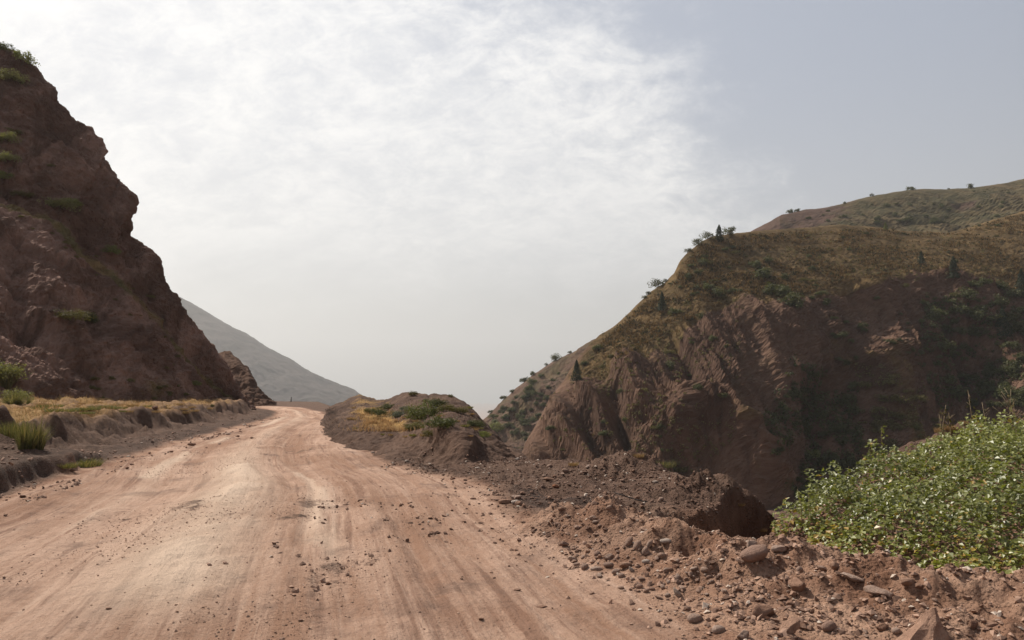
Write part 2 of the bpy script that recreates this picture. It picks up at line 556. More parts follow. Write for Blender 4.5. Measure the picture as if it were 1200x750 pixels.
    pn = fbm(x * 1.9, y * 1.1, octv=6, seed=47, gain=.78)
    pat = np.clip(1.1 * gauss(x, y, -5.0, 11.4, 1.3, 1.2) + 0.9 * gauss(x, y, -3.1, 12.6, .55, 1.6) + .7 * gauss(x, y, -1.7, 8.6, .35, 1.6) + .8 * gauss(x, y, -6.5, 23, 2.5, 2.5) + .6 * gauss(x, y, -1.2, 12.5, .5, 2.5) + .5 * gauss(x, y, -6.3, 8.0, .5, 1.3), 0, 1)
    pat = np.maximum(ss(0.15, 1.15, 0.75 * pat + 0.62 * pn), 0.5 * ss(0.5, 1.1, pn))
    grav_shade = np.maximum(grav_shade, 0.9 * pat * road)
    road = road * (1 - 0.52 * pat)
    zone = np.stack([np.clip(road * (1 - cut), 0, 1), np.clip(grav_shade, 0, 1), np.clip(grass, 0, 1), np.clip(hz, 0, 1)], 1)
    return z, zone, np.stack([um, y], 1)


def gz(x, y):
    return float(ground(np.array([x]), np.array([y]))[0][0])


th = np.concatenate([np.linspace(-180, -56, 44)[:-1], np.linspace(-56, -38, 60)[:-1], np.linspace(-38, 38, 820)[:-1], np.linspace(38, 56, 60)[:-1], np.linspace(56, 180, 44)[:-1]])
rr_ = np.concatenate([np.geomspace(0.4, 3.6, 26)[:-1], np.geomspace(3.6, 24, 460)[:-1], np.geomspace(24, 140, 260)[:-1], np.geomspace(140, 14000, 120)])
TH, RR = np.meshgrid(np.radians(th), rr_, indexing="ij")
gx = (np.sin(TH) * RR).ravel(); gy = (np.cos(TH) * RR).ravel()
gzv, gzone, guv = ground(gx, gy)
GV = np.stack([gx, gy, gzv], 1)
GF = grid_faces(len(th), len(rr_), wrap=True)[:, ::-1]
# close the centre
cidx = len(GV)
gme = mesh_np("ground", GV, GF, 4)
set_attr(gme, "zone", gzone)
set_uv(gme, guv)
o_ground = link("ground", gme, M_GROUND)
tag(o_ground, "pale dusty dirt road surface, gravel shoulder and red earth of the valley side", "ground", None, "structure")
near_mask = (RR.ravel()[GF[:, 0]] < 200) & (np.abs(np.degrees(TH.ravel()[GF[:, 0]])) < 50)
add_bvh("ground", GV, GF[near_mask])


# ------------------------------------------------------------------ lofted terrain
def resample(row, n, mode):
    row = np.array(row, float)
    if mode == "px":
        t = (row[:, 0] - row[0, 0]) / (row[-1, 0] - row[0, 0])
    else:
        d = np.hypot(np.diff(row[:, 0]), np.diff(row[:, 1]))
        t = np.concatenate([[0], np.cumsum(d)]) / d.sum()
    s = np.linspace(0, 1, n)
    q = np.stack([np.interp(s, t, row[:, k]) for k in range(3)], 1)
    W = np.array([at(*p) for p in q])
    return W, q


def loft(name, rows, nu, segs, amp, disp, mat, mode="px", zone=None, back=None, bumps=(), smooth=True):
    """rows: list of [(px,py,Y)...] bottom to top; segs: samples per gap; amp: displacement weight per row; back: extra world-space rows behind the skyline"""
    Ws, Qs = [], []
    for r in rows:
        W, q = resample(r, nu, mode)
        Ws.append(W); Qs.append(q)
    for (k, dx, dz) in back or ():      # the far side: away along the line of sight, inwards and down
        W = CAM + (Ws[len(rows) - 1] - CAM) * k
        W[:, 0] += dx
        W[:, 2] = W[:, 2] + dz if dz > -900 else W[:, 2] * 0 - 30
        Ws.append(W); Qs.append(Qs[len(rows) - 1] * np.array([1, 1, 1]))
    amp = list(amp) + [amp[-1]] * len(back or ())
    nr = len(Ws)
    out, qo, ao, vo = [], [], [], []
    for i in range(nr - 1):
        n = segs[i] if i < len(segs) else 6
        p0 = Ws[max(i - 1, 0)]; p1 = Ws[i]; p2 = Ws[i + 1]; p3 = Ws[min(i + 2, nr - 1)]
        for k in range(n + (1 if i == nr - 2 else 0)):
            t = k / n
            m1 = (p2 - p0) * 0.3; m2 = (p3 - p1) * 0.3
            h = (2 * t ** 3 - 3 * t ** 2 + 1) * p1 + (t ** 3 - 2 * t ** 2 + t) * m1 + (-2 * t ** 3 + 3 * t ** 2) * p2 + (t ** 3 - t ** 2) * m2
            out.append(h)
            qo.append(Qs[i] * (1 - t) + Qs[i + 1] * t)
            ao.append(np.full(nu, amp[i] * (1 - t) + amp[i + 1] * t)); vo.append(np.full(nu, i + t))
    G = np.stack(out, 1)          # nu, nv, 3
    Q = np.stack(qo, 1); A = np.stack(ao, 1); VV = np.stack(vo, 1)
    nv = G.shape[1]
    tu = np.gradient(G, axis=0); tv = np.gradient(G, axis=1)
    N = np.cross(tu, tv)
    N /= np.linalg.norm(N, axis=2)[..., None] + 1e-9
    # face the camera
    mid = N[nu // 2, nv // 3]
    if mid @ (CAM - G[nu // 2, nv // 3]) < 0:
        N = -N
        flip = True
    else:
        flip = False
    for _ in range(6):
        N[1:-1, 1:-1] = (N[1:-1, 1:-1] * 2 + N[:-2, 1:-1] + N[2:, 1:-1] + N[1:-1, :-2] + N[1:-1, 2:]) / 6
    N /= np.linalg.norm(N, axis=2)[..., None] + 1e-9
    Pn = G.reshape(-1, 3)
    D = disp(Pn, Q.reshape(-1, 3), VV.ravel()) * A.ravel()
    for line, wid, am in bumps:
        dd, _ = poly_dist(Q.reshape(-1, 3)[:, :2], np.array(line, float))
        D = D + am * np.exp(-(dd / wid) ** 2) * np.minimum(A.ravel() * 2, 1)
    if name == "cliff":
        D = D + 0.13 * fbm(*(Pn.T * 1.6), 4, 44, gain=.65)
    V = Pn + N.reshape(-1, 3) * D[:, None]
    F = grid_faces(nu, nv)
    if flip:
        F = F[:, ::-1]
    me = mesh_np(name, V, F, 4, smooth)
    Z = zone(V, Q.reshape(-1, 3), VV.ravel()) if zone else np.zeros((len(V), 3))
    set_attr(me, "zone", Z)
    o = link(name, me, mat)
    add_bvh(name, V, F)
    return o


# left cliff -------------------------------------------------------
sky_l = [(-620, -330, 74), (-330, -140, 70), (-120, -28, 65), (-30, 35, 62), (0, 57, 60), (25, 72, 60), (45, 88, 60), (60, 105, 60), (66, 119, 60), (88, 143, 60), (108, 151, 60),
         (118, 163, 60), (124, 175, 59.5), (119, 182, 59.5), (128, 198, 59.5), (136, 216, 59), (150, 226, 58.5), (157, 235, 58.5), (147, 243, 58.8), (152, 262, 58.8), (155, 275, 58.8), (170, 289, 58.5),
         (182, 302, 58.5), (189, 319, 58.5), (192, 332, 58.5), (204, 345, 58.2), (207, 358, 58.2), (224, 377, 58), (240, 400, 58), (259, 425, 58), (268, 446, 58), (280, 468, 58.5), (296, 484, 59)]
ledge = [(-620, -20, 48), (-330, 95, 49), (-120, 180, 50), (0, 236, 51), (60, 256, 52), (95, 272, 52.5), (128, 303, 53), (160, 342, 54), (190, 378, 55), (215, 405, 55.5), (240, 436, 56), (262, 462, 57), (290, 485, 58)]
lip = [(-620, 40, 44), (-330, 150, 45), (-120, 212, 46.5), (0, 252, 47.5), (50, 270, 48.5), (90, 290, 49.2), (120, 322, 50), (150, 355, 51), (182, 390, 52.5), (208, 415, 53.5), (235, 442, 55), (258, 466, 56.5), (285, 487, 57.6)]
wall = [(-620, 260, 33), (-330, 330, 36), (-120, 360, 39), (0, 370, 41), (50, 378, 43), (100, 392, 45), (140, 408, 47), (175, 425, 49), (205, 440, 51), (232, 455, 53), (255, 472, 55), (282, 489, 57)]
base = [(-620, 470, 22), (-330, 474, 27), (-120, 470, 32), (0, 468, 35.5), (50, 468, 38), (100, 469, 41), (150, 470, 44), (190, 471, 47), (225, 474, 50), (250, 480, 53), (278, 491, 56)]
foot = [(p[0], p[1] + 26, p[2] * 0.96) for p in base]


def disp_cliff(P, Q, V):
    x, y, z = P.T
    a = fbm(x * 0.13, y * 0.13, z * 0.13, 4, 50, ridged=True) * 0.7
    # tilted beds
    s = 0.55 * z + 0.5 * x + 0.25 * y
    bed = fbm(s * 0.9, (x - z) * 0.10, y * 0.1, 5, 52, gain=0.62)
    q = s * 0.42 + 0.35 * perlin(x * .1, y * .1, z * .1, 49)
    saw = (q - np.floor(q)); bed = bed * 0.8 + (ss(0, .88, saw) - ss(.88, 1.0, saw)) * 0.8 * (0.6 + perlin(x * .12, y * .12, z * .12, 48))
    q = s * 1.7 + 0.5 * perlin(x * .2, y * .2, z * .2, 47)
    saw = (q - np.floor(q)); bed = bed + (ss(0, .85, saw) - ss(.85, 1.0, saw)) * 0.34
    q = s * 4.3 + 0.7 * perlin(x * .4, y * .4, z * .4, 46)
    saw = (q - np.floor(q)); bed = bed + (ss(0, .8, saw) - ss(.8, 1.0, saw)) * 0.15
    crack = -np.maximum(0, 0.14 - np.abs(perlin((x * .8 + z * 0.5) * 0.22, y * 0.2, z * 0.05, 53))) * 7.0
    crack2 = -np.maximum(0, 0.12 - np.abs(perlin((x * .7 + z * 0.3) * 0.7, y * 0.6, z * 0.35, 58))) * 2.2
    f = fbm(x * 0.6, y * 0.6, z * 0.6, 6, 54, gain=0.6) * 0.3
    rg = fbm(x * 0.8, y * 0.8, z * 1.1, 5, 59, gain=0.6, ridged=True) * 0.2
    b1 = fbm(x * 0.35, y * 0.35, z * 0.5, 2, 55) * 5
    blk = (np.floor(b1) + ss(0.35, 0.65, b1 - np.floor(b1))) / 5 * 0.45
    b2 = fbm(x * 1.1 + 4, y * 1.1, z * 1.5, 2, 56) * 4
    blk2 = (np.floor(b2) + ss(0.4, 0.6, b2 - np.floor(b2))) / 4 * 0.28
    return a + bed * 0.7 + crack + crack2 + f + rg + blk + blk2



def zone_cliff(V, Q, v):
    x, y, z = V.T
    n = fbm(x * 0.25, y * 0.25, z * 0.25, 3, 57)
    g = 0.72 * np.exp(-((v - 3.55) / 0.42) ** 2) + 0.45 * np.exp(-((v - 1.25) / 0.4) ** 2) * ss(70, 170, Q[:, 0])
    g = g + n * 0.25 + 0.35 * ss(4.3, 4.9, v) * ss(120, 0, Q[:, 0]) * 0.6
    return np.stack([x * 0, x * 0, np.clip(g, 0, 1)], 1)


cliff = loft("cliff", [foot, base, wall, lip, ledge, sky_l], 720, [14, 90, 110, 60, 250, 16, 12, 6], [0.1, 0.3, 0.5, 0.28, 0.55, 0.24], disp_cliff, M_CLIFF,
             "arc", zone_cliff, [(1.04, -3, -1.5), (1.3, -14, -6), (1.9, -30, -999)], smooth=False,
             bumps=[([(95, 280), (110, 330), (118, 380)], 20, -1.2), ([(60, 300), (90, 420)], 26, 0.35), ([(150, 380), (200, 450)], 18, 0.4), ([(15, 300), (30, 400)], 18, -1.2)])
tag(cliff, "steep shaded red brown rock cliff with jagged nose shaped outcrops above the road", "cliff", None, "structure")

# outcrop behind the cliff toe ------------------------------------
sky_o = [(225, 430, 92), (250, 424, 92), (268, 425, 91), (280, 423, 91), (290, 432, 90), (297, 446, 90), (303, 457, 89), (312, 468, 88), (322, 474, 87)]
low_o = [(225, 482, 82), (250, 482, 82), (268, 482, 82), (285, 482, 82), (300, 482, 82), (325, 480, 83)]


def disp_small(P, Q, V):
    x, y, z = P.T
    return fbm(x * 0.35, y * 0.35, z * 0.35, 5, 60, ridged=True) * 0.9 + fbm(x * 1.2, y * 1.2, z * 1.2, 4, 61) * 0.3


o = loft("rock_outcrop", [low_o, sky_o], 90, [60, 10, 8], [0.6, 0.35], disp_small, M_HILL, "px", None, [(1.05, -2, -1), (1.2, -6, -999)], smooth=False)
tag(o, "small dark jagged rock outcrop behind the toe of the tall cliff", "outcrop", None, "structure")

# far mountain -----------------------------------------------------
sky_m = [(-300, 150, 1050), (0, 236, 1000), (120, 296, 960), (207, 348, 930), (225, 357, 925), (250, 371, 915), (275, 386, 905), (300, 398, 900), (320, 410, 893), (340, 421, 885), (362, 436, 875), (380, 446, 868), (400, 452, 860), (415, 456, 855), (426, 463, 850), (445, 474, 845), (470, 490, 840)]
mid_m = [(-300, 330, 850), (0, 370, 830), (120, 395, 810), (207, 415, 790), (250, 428, 780), (300, 442, 770), (340, 455, 765), (380, 466, 760), (420, 476, 760), (470, 500, 770)]
low_m = [(-300, 520, 640), (0, 525, 640), (207, 530, 640), (300, 532, 650), (380, 536, 660), (470, 545, 680)]


def disp_m(P, Q, V):
    x, y, z = P.T
    return fbm(x * 0.0023, y * 0.0023, z * 0.0012, 6, 63, ridged=True) * 20 + fbm(x * 0.015, y * 0.015, z * 0.015, 4, 64) * 5 + fbm(x * 0.08, y * .08, z * .08, 3, 65) * 4


K = 2.6
low_m, mid_m, sky_m = ([(a, b, c * K) for a, b, c in r] for r in (low_m, mid_m, sky_m))
bot_m = [(a, b + 60, c * 0.8) for a, b, c in low_m]
o = loft("mountain", [bot_m, low_m, mid_m, sky_m], 300, [10, 60, 90, 14, 8], [0.4, 0.6, 1.0, 0.30], disp_m, M_MOUNT, "px", lambda V, Q, v: np.stack([v * 0, v * 0, 0 * v], 1), [(1.05, -100, -20), (1.4, -300, -500)])
tag(o, "hazy grey mountain slope far down the valley", "mountain", None, "structure")

# mound right of the road -------------------------------------------
m_foot = [(366, 493, 47), (372, 503, 36), (376, 513, 29.5), (386, 521, 25.6), (405, 528, 23), (432, 535, 21), (462, 541, 19.6), (495, 545, 18.7), (530, 547, 18.3), (565, 547, 18.3), (595, 545, 18.8), (625, 543, 20)]
m_foot = [(p[0], p[1] + 6, p[2] * 0.985) for p in m_foot]
m_edge = [(380, 486, 48), (388, 491, 38), (396, 494, 33), (406, 497, 30), (425, 502, 27.2), (448, 506, 25.0), (470, 508, 23.6), (492, 510, 22.4), (520, 503, 20.9), (545, 503, 20.6), (575, 522, 20.8), (622, 544, 22)]
m_mid = [(384, 481, 50), (395, 485, 42), (405, 487, 38), (420, 490, 34), (440, 494, 31), (460, 496, 29), (480, 496, 28), (500, 494, 27), (525, 492, 26), (550, 499, 25.5), (580, 518, 25.5), (620, 543, 27)]
m_sky = [(388, 476, 58), (402, 471, 56), (412, 466, 55), (421, 463, 54), (432, 467, 52), (444, 470, 49), (456, 468.5, 46), (468, 464, 43), (478, 461, 41), (490, 463, 39.5), (499, 463.5, 38.5), (503, 465.5, 38), (508, 463, 37.5), (523, 463, 36.5), (536, 468, 35.5), (548, 476, 34.5), (560, 488, 33), (572, 499, 32), (584, 512, 31), (600, 529, 29.5), (618, 543, 29)]


def disp_mound(P, Q, V):
    x, y, z = P.T
    return fbm(x * 0.5, y * 0.5, z * 0.5, 4, 66) * 0.2 + fbm(x * 1.8, y * 1.8, z * 1.8, 4, 67) * 0.11 - 0.10 * np.abs(perlin(x * 1.7 + y * .9, z * 0.6, y * .2, 68)) * np.exp(-((V - .6) / .5) ** 2) + fbm(x * 6, y * 6, z * 6, 3, 69) * 0.025


def zone_mound(V, Q, v):
    x, y, z = V.T
    n = fbm(x * 0.7, y * 0.7, z * 0.7, 3, 71)
    gold = np.exp(-((Q[:, 0] - 455) / 30) ** 2) * np.exp(-((v - 1.6) / 0.6) ** 2)
    g = 0.8 * gold + 0.45 * np.exp(-((Q[:, 0] - 430) / 34) ** 2) * ss(1.5, 2.0, v) + 0.3 * np.exp(-((Q[:, 0] - 545) / 30) ** 2) * ss(1.2, 1.6, v) + 0.2 * n
    return np.stack([x * 0, x * 0, np.clip(g * ss(1.02, 1.15, v), 0, 1)], 1)


mound = loft("earth_mound", [m_foot, m_edge, m_mid, m_sky], 330, [80, 40, 60, 12, 8], [0.7, 0.75, 1.0, 0.42], disp_mound, M_MOUND, "px", zone_mound, bumps=[([(520, 512), (545, 528)], 14, .35), ([(400, 500), (480, 520)], 5, -.12)], back=[(1.05, 0, -0.5), (1.3, 0, -8)], smooth=False)
tag(mound, "brown earth mound with scrub and golden grass beside the bend of the road", "mound", None, "structure")

# right hill ---------------------------------------------------------
h_sky = [(600, 552, 170), (612, 530, 174), (622, 510, 177), (640, 480, 182), (655, 455, 188), (668, 435, 191), (678, 420, 193), (690, 405, 195), (704, 392, 198), (720, 382, 201), (735, 368, 204), (748, 355, 207), (765, 340, 210), (778, 332, 212), (790, 320, 213), (797, 306, 215), (806, 296, 217), (820, 285, 220), (832, 279, 223), (850, 276, 226), (880, 273, 235),
         (950, 268, 250), (985, 265, 256), (1020, 267, 262), (1060, 272, 268), (1110, 273, 275), (1135, 267, 279), (1165, 258, 283), (1200, 249, 287), (1350, 222, 300), (1600, 190, 310)]
h_edge = [(600, 556, 158), (612, 540, 162), (622, 525, 165), (640, 498, 170), (665, 468, 175), (690, 442, 180), (720, 424, 184), (750, 406, 188), (790, 388, 190), (830, 362, 195), (870, 344, 200), (910, 354, 200), (950, 347, 205), (1000, 331, 214), (1060, 319, 224), (1110, 316, 229), (1160, 326, 233), (1200, 333, 235), (1350, 338, 237), (1600, 340, 240)]
h_brk = [(600, 560, 152), (612, 552, 154), (640, 520, 158), (665, 492, 163), (690, 468, 167), (720, 450, 170), (750, 432, 174), (790, 414, 177), (830, 392, 183), (870, 370, 190), (910, 376, 193), (950, 366, 200), (1000, 350, 209), (1060, 336, 219), (1110, 332, 224), (1160, 342, 227), (1200, 349, 228), (1350, 354, 230), (1600, 356, 232)]
h_mid = [(600, 566, 148), (640, 550, 150), (700, 522, 154), (760, 490, 156), (800, 470, 158), (850, 452, 164), (900, 446, 174), (950, 442, 184), (1000, 432, 194), (1060, 424, 204), (1110, 414, 208), (1160, 408, 208), (1200, 404, 206), (1350, 400, 200), (1600, 400, 190)]
h_low = [(600, 584, 142), (640, 582, 140), (700, 590, 140), (760, 598, 140), (820, 612, 138), (870, 640, 134), (920, 622, 144), (960, 592, 160), (1000, 566, 172), (1050, 544, 180), (1100, 532, 184), (1200, 522, 184), (1350, 520, 180), (1600, 520, 170)]
h_foot = [(p[0], p[1] + 40, p[2] * 0.93) for p in h_low]


def disp_hill(P, Q, V):
    x, y, z = P.T
    g = ss(3.5, 4.4, V)               # plateau
    # gullies run down the slope, slanting right
    q = Q[:, 0] * 0.022 - Q[:, 1] * 0.012 + 0.25 * perlin(x * .05, y * .05, z * .05, 79)
    gul = fbm(q * 1.0, Q[:, 1] * 0.004, None, 3, 75, gain=0.42, ridged=True)
    a = fbm(x * 0.03, y * 0.03, z * 0.03, 3, 76) * 2.6
    f = fbm(x * 0.15, y * 0.15, z * 0.15, 5, 77, gain=0.6) * 0.85
    rill = fbm(q * 5.0 + 0.5 * perlin(x * .12, y * .12, z * .12, 73), Q[:, 1] * 0.006, None, 3, 74, gain=0.5, ridged=True) * ss(-.3, .4, perlin(x * .03, y * .03, z * .03, 72))
    return (gul * 5.4 * (1 - g) + rill * 0.7 * (1 - g) + a * (1 - .6 * g) + f * (1.25 - .65 * g)) + fbm(x * .6, y * .6, z * .6, 4, 78, gain=.65) * .62


def zone_hill(V, Q, v):
    x, y, z = V.T
    n = fbm(x * 0.06, y * 0.06, z * 0.06, 4, 80)
    g = ss(3.3, 4.05, v + n * 0.5) * (0.25 + 0.75 * ss(650, 730, Q[:, 0] + n * 40))
    g = np.maximum(g, 0.2 + n * .3)
    g = np.maximum(g, 0.38 * ss(1.0, 3.4, v) * ss(640, 700, Q[:, 0]) * ss(860, 760, Q[:, 0]) + n * .2)
    sp, _ = poly_dist(Q[:, :2], np.array([(1035, 425), (1050, 470), (1070, 520)], float))
    g = np.maximum(g, 0.6 * np.exp(-(sp / 30) ** 2) + n * .15)
    sp, _ = poly_dist(Q[:, :2], np.array([(830, 510), (880, 570), (915, 610)], float))
    g = np.maximum(g, 0.42 * np.exp(-(sp / 22) ** 2))
    return np.stack([x * 0, x * 0, np.clip(g, 0, 1)], 1)


hill = loft("hillside", [h_foot, h_low, h_mid, h_brk, h_edge, h_sky], 640, [8, 130, 140, 60, 120, 14, 8, 6], [0.3, 0.6, 1.0, 0.7, 0.6, 0.16], disp_hill, M_HILL, "px", zone_hill, [(1.08, 6, -3), (1.35, 30, -25), (1.7, 60, -999)], smooth=False,
            bumps=[([(815, 505), (860, 550), (918, 612)], 24, 9.0), ([(1030, 425), (1045, 470), (1065, 520)], 30, 8.0), ([(960, 480), (985, 560)], 30, -7.0), ([(870, 450), (930, 560)], 30, -4.0),
                   ([(735, 430), (790, 520)], 26, 3.5), ([(660, 480), (690, 560)], 12, 3.0), ([(720, 460), (740, 560)], 9, -3.5), ([(640, 520), (640, 560)], 7, -2.0), ([(1150, 420), (1120, 500)], 34, -7.0)])
tag(hill, "large dark red brown hillside with dry grassy top across the valley", "hill", None, "structure")

b_sky = [(540, 512, 330), (560, 498, 330), (572, 487, 330), (585, 470, 332), (598, 459, 333), (612, 450, 334), (622, 441, 335), (638, 432, 336), (650, 426, 337), (668, 419, 338), (690, 405, 340), (720, 390, 345), (760, 370, 350)]
b_low = [(540, 560, 255), (580, 556, 250), (620, 550, 250), (680, 540, 255), (760, 530, 260)]
b_mid = [(540, 530, 300), (580, 512, 295), (620, 488, 295), (680, 465, 300), (760, 440, 305)]


def disp_b(P, Q, V):
    x, y, z = P.T
    return fbm(x * 0.02, y * 0.02, z * 0.015, 5, 83, ridged=True) * 5 + fbm(x * 0.12, y * 0.12, z * 0.12, 5, 84, gain=.6) * 1.8


o = loft("distant_spur", [b_low, b_mid, b_sky], 150, [40, 60, 8, 6], [0.8, 1.0, 0.3], disp_b, M_RIDGE, "px", lambda V, Q, v: np.stack([v * 0, v * 0, 0.45 + 0 * v], 1), [(1.08, 10, -6), (1.4, 60, -80)], smooth=False)
tag(o, "hazy scrubby spur descending behind the big hillside", "hill", None, "structure")

r_sky = [(820, 296, 400), (860, 283, 402), (880, 271, 405), (900, 261, 408), (915, 252, 410), (940, 247, 413), (965, 244, 416), (1000, 235, 420), (1025, 230, 424), (1050, 225, 428), (1075, 222.5, 432), (1110, 223, 436), (1135, 222, 440), (1170, 216, 446), (1200, 210, 450), (1300, 190, 460), (1600, 150, 480)]
r_mid = [(820, 310, 360), (900, 290, 362), (1000, 268, 372), (1100, 258, 385), (1200, 244, 398), (1600, 210, 420)]
r_low = [(820, 345, 310), (900, 330, 312), (1000, 320, 316), (1100, 318, 322), (1200, 310, 330), (1600, 290, 345)]


def disp_r(P, Q, V):
    x, y, z = P.T
    return fbm(x * 0.014, y * 0.014, z * 0.014, 4, 86) * 6 + fbm(x * 0.08, y * 0.08, z * 0.08, 5, 87, gain=.6) * 2.0


def zone_r(V, Q, v):
    x, y, z = V.T
    n = fbm(x * 0.03, y * 0.03, z * 0.03, 4, 88)
    return np.stack([x * 0, x * 0, np.clip(ss(910, 1040, Q[:, 0]) * 0.85 + n * .35, 0, 1)], 1)


o = loft("ridge", [r_low, r_mid, r_sky], 240, [40, 70, 12, 6], [0.8, 1.0, 0.2], disp_r, M_RIDGE, "px", zone_r, [(1.1, 10, -6), (1.5, 60, -100)], smooth=False)
tag(o, "scrubby olive brown ridge rising beyond the grassy hilltop", "ridge", None, "structure")


# ------------------------------------------------------------------ vegetation meshes
def leaf_cloud(name, C, Nrm, size, tint, aspect=0.55, fold=0.25, dry=None, smooth=False):
    """pointed, slightly folded leaves (two tris-quads) at centres C with normals Nrm"""
    n = len(C)
    Nrm = Nrm / (np.linalg.norm(Nrm, axis=1)[:, None] + 1e-9)
    a = rng.normal(size=(n, 3))
    T = np.cross(Nrm, a); T /= np.linalg.norm(T, axis=1)[:, None] + 1e-9
    B = np.cross(Nrm, T)
    s = np.asarray(size).reshape(-1, 1) * np.ones((n, 1))
    tip = C + T * s * 0.55
    bas = C - T * s * 0.5
    lift = Nrm * s * fold * 0.5
    l = C + B * s * aspect * 0.5 + lift - T * s * 0.08
    r = C - B * s * aspect * 0.5 + lift - T * s * 0.08
    V = np.stack([bas, r, tip, l], 1).reshape(-1, 3)
    k = np.arange(n) * 4
    F = np.concatenate([np.stack([k, k + 1, k + 2], 1), np.stack([k, k + 2, k + 3], 1)])
    me = mesh_np(name, V, F, 3, smooth)
    tt = np.zeros((n, 3)); tt[:, 0] = tint
    if dry is not None: tt[:, 1] = dry
    set_attr(me, "tint", np.repeat(tt, 4, axis=0))
    return me


def crown_points(n, rad, clumps, seed, flat=0.75, spread=0.3, lift=0.35):
    g = np.random.default_rng(seed)
    cc = g.normal(size=(clumps, 3))
    cc /= np.linalg.norm(cc, axis=1)[:, None]
    cc[:, 2] = np.abs(cc[:, 2]) * 0.9 - 0.1
    cc *= (0.35 + 0.55 * g.random((clumps, 1)))
    cr = spread * (0.6 + 0.8 * g.random(clumps))
    ci = g.integers(0, clumps, n)
    v = g.normal(size=(n, 3)); v /= np.linalg.norm(v, axis=1)[:, None]
    d = v * (cr[ci] * g.random(n) ** 0.4)[:, None]
    P = cc[ci] + d
    Nn = v + np.array([0, 0, .5]) + 0.5 * g.normal(size=(n, 3))
    P[:, 2] = P[:, 2] * flat + lift
    P[:, 2] = np.maximum(P[:, 2], -0.05)
    tint = np.clip(0.35 + 0.3 * (g.random(clumps)[ci] - .5) + 0.45 * g.random(n), 0, 1)
    return P * rad, Nn, tint


def blades(name, base, nrm_lean, length, width, tint, bend=0.35, dry=None):
    """grass blades: base (n,3), lean dir (n,3); each a bent 3-segment strip"""
    n = len(base)
    up = np.array([0, 0, 1.0])
    ang = rng.random(n) * 6.283
    side = np.stack([np.cos(ang), np.sin(ang), 0 * ang], 1) * np.asarray(width).reshape(-1, 1) * np.ones((n, 1)) * 0.5
    L = np.asarray(length).reshape(-1, 1) * np.ones((n, 1))
    p0 = base
    p1 = base + up * L * 0.5 + nrm_lean * L * 0.18
    p2 = base + up * L * (1 - bend * 0.3) + nrm_lean * L * (0.35 + bend * .4)
    V = np.stack([p0 - side, p0 + side, p1 - side * .8, p1 + side * .8, p2], 1).reshape(-1, 3)
    k = np.arange(n) * 5
    F = np.concatenate([np.stack([k, k + 1, k + 3], 1), np.stack([k, k + 3, k + 2], 1), np.stack([k + 2, k + 3, k + 4], 1)])
    me = mesh_np(name, V, F, 3, False)
    tt = np.zeros((n, 3)); tt[:, 0] = tint
    if dry is not None: tt[:, 1] = dry
    set_attr(me, "tint", np.repeat(tt, 5, axis=0))
    return me


def tube(bm, pts, rads, seg=6):
    prev = None
    for i, (p, r) in enumerate(zip(pts, rads)):
        p = Vector(p)
        d = (Vector(pts[min(i + 1, len(pts) - 1)]) - Vector(pts[max(i - 1, 0)])).normalized()
        q = d.to_track_quat("Z", "Y")
        ring = [bm.verts.new(p + q @ Vector((math.cos(6.2832 * k / seg) * r, math.sin(6.2832 * k / seg) * r, 0))) for k in range(seg)]
        if prev:
            for k in range(seg):
                bm.faces.new((prev[k], prev[(k + 1) % seg], ring[(k + 1) % seg], ring[k]))
        else:
            bm.faces.new(ring[::-1])
        prev = ring
    bm.faces.new(prev)


def bm_mesh(name, bm, smooth=True):
    me = bpy.data.meshes.new(name)
    bm.normal_update()
    bm.to_mesh(me)
    bm.free()
    for p in me.polygons: p.use_smooth = smooth
    return me


def branch_mesh(name, h, r, n, seed, spread=0.8, curve=0.15):
    g = random.Random(seed)
    bm = bmesh.new()
    tr = [(0, 0, -0.1 * h)]
    for k in range(1, 6):
        tr.append((g.uniform(-1, 1) * curve * h * k / 5, g.uniform(-1, 1) * curve * h * k / 5, h * k / 5))
    tube(bm, tr, [r * (1.2 - 0.18 * k) for k in range(6)], 7)
    for b in range(n):
        k = g.randint(1, 4)
        p = Vector(tr[k])
        a = g.uniform(0, 6.28)
        L = h * spread * g.uniform(.35, .7)
        q = p + Vector((math.cos(a) * L * .5, math.sin(a) * L * .5, L * .3))
        e = p + Vector((math.cos(a + .2) * L, math.sin(a + .2) * L, L * .75))
        tube(bm, [p, q, e], [r * .5, r * .35, r * .12], 5)
    return bm_mesh(name, bm)


LM_SCRUB = mat_leaf("scrub_leaf", (0.052, 0.062, 0.027), (0.145, 0.145, 0.06), 0.25, 0.6, 0.2, None, 0.6)
LM_OLIVE = mat_leaf("olive_scrub_leaf", (0.10, 0.088, 0.036), (0.2, 0.165, 0.068), 0.25, 0.65, 0.15, None, 0.5)
LM_DARK = mat_leaf("juniper_leaf", (0.022, 0.032, 0.018), (0.055, 0.065, 0.032), 0.15, 0.6, 0.2)
LM_FRESH = mat_leaf("fresh_leaf", (0.10, 0.11, 0.034), (0.23, 0.225, 0.085), 0.4, 0.5, 0.3, None, 0.25)
LM_GREY = mat_leaf("grey_leaf", (0.09, 0.095, 0.075), (0.15, 0.155, 0.125), 0.25, 0.6, 0.25)
LM_GRASS = mat_leaf("green_grass", (0.09, 0.092, 0.036), (0.2, 0.185, 0.085), 0.35, 0.6, 0.2, (0.42, 0.3, 0.14), 0, (1.05, 1.05, .6))
LM_STRAW = mat_leaf("dry_grass", (0.30, 0.18, 0.085), (0.46, 0.30, 0.155), 0.3, 0.75, 0.1, (0.2, 0.17, 0.07), 0, (1, .95, .85))
LM_HGRASS = mat_leaf("hill_grass", (0.11, 0.068, 0.03), (0.235, 0.155, 0.07), 0.25, 0.75, 0.1, (0.06, 0.055, 0.026), 0, (1, .95, .8))
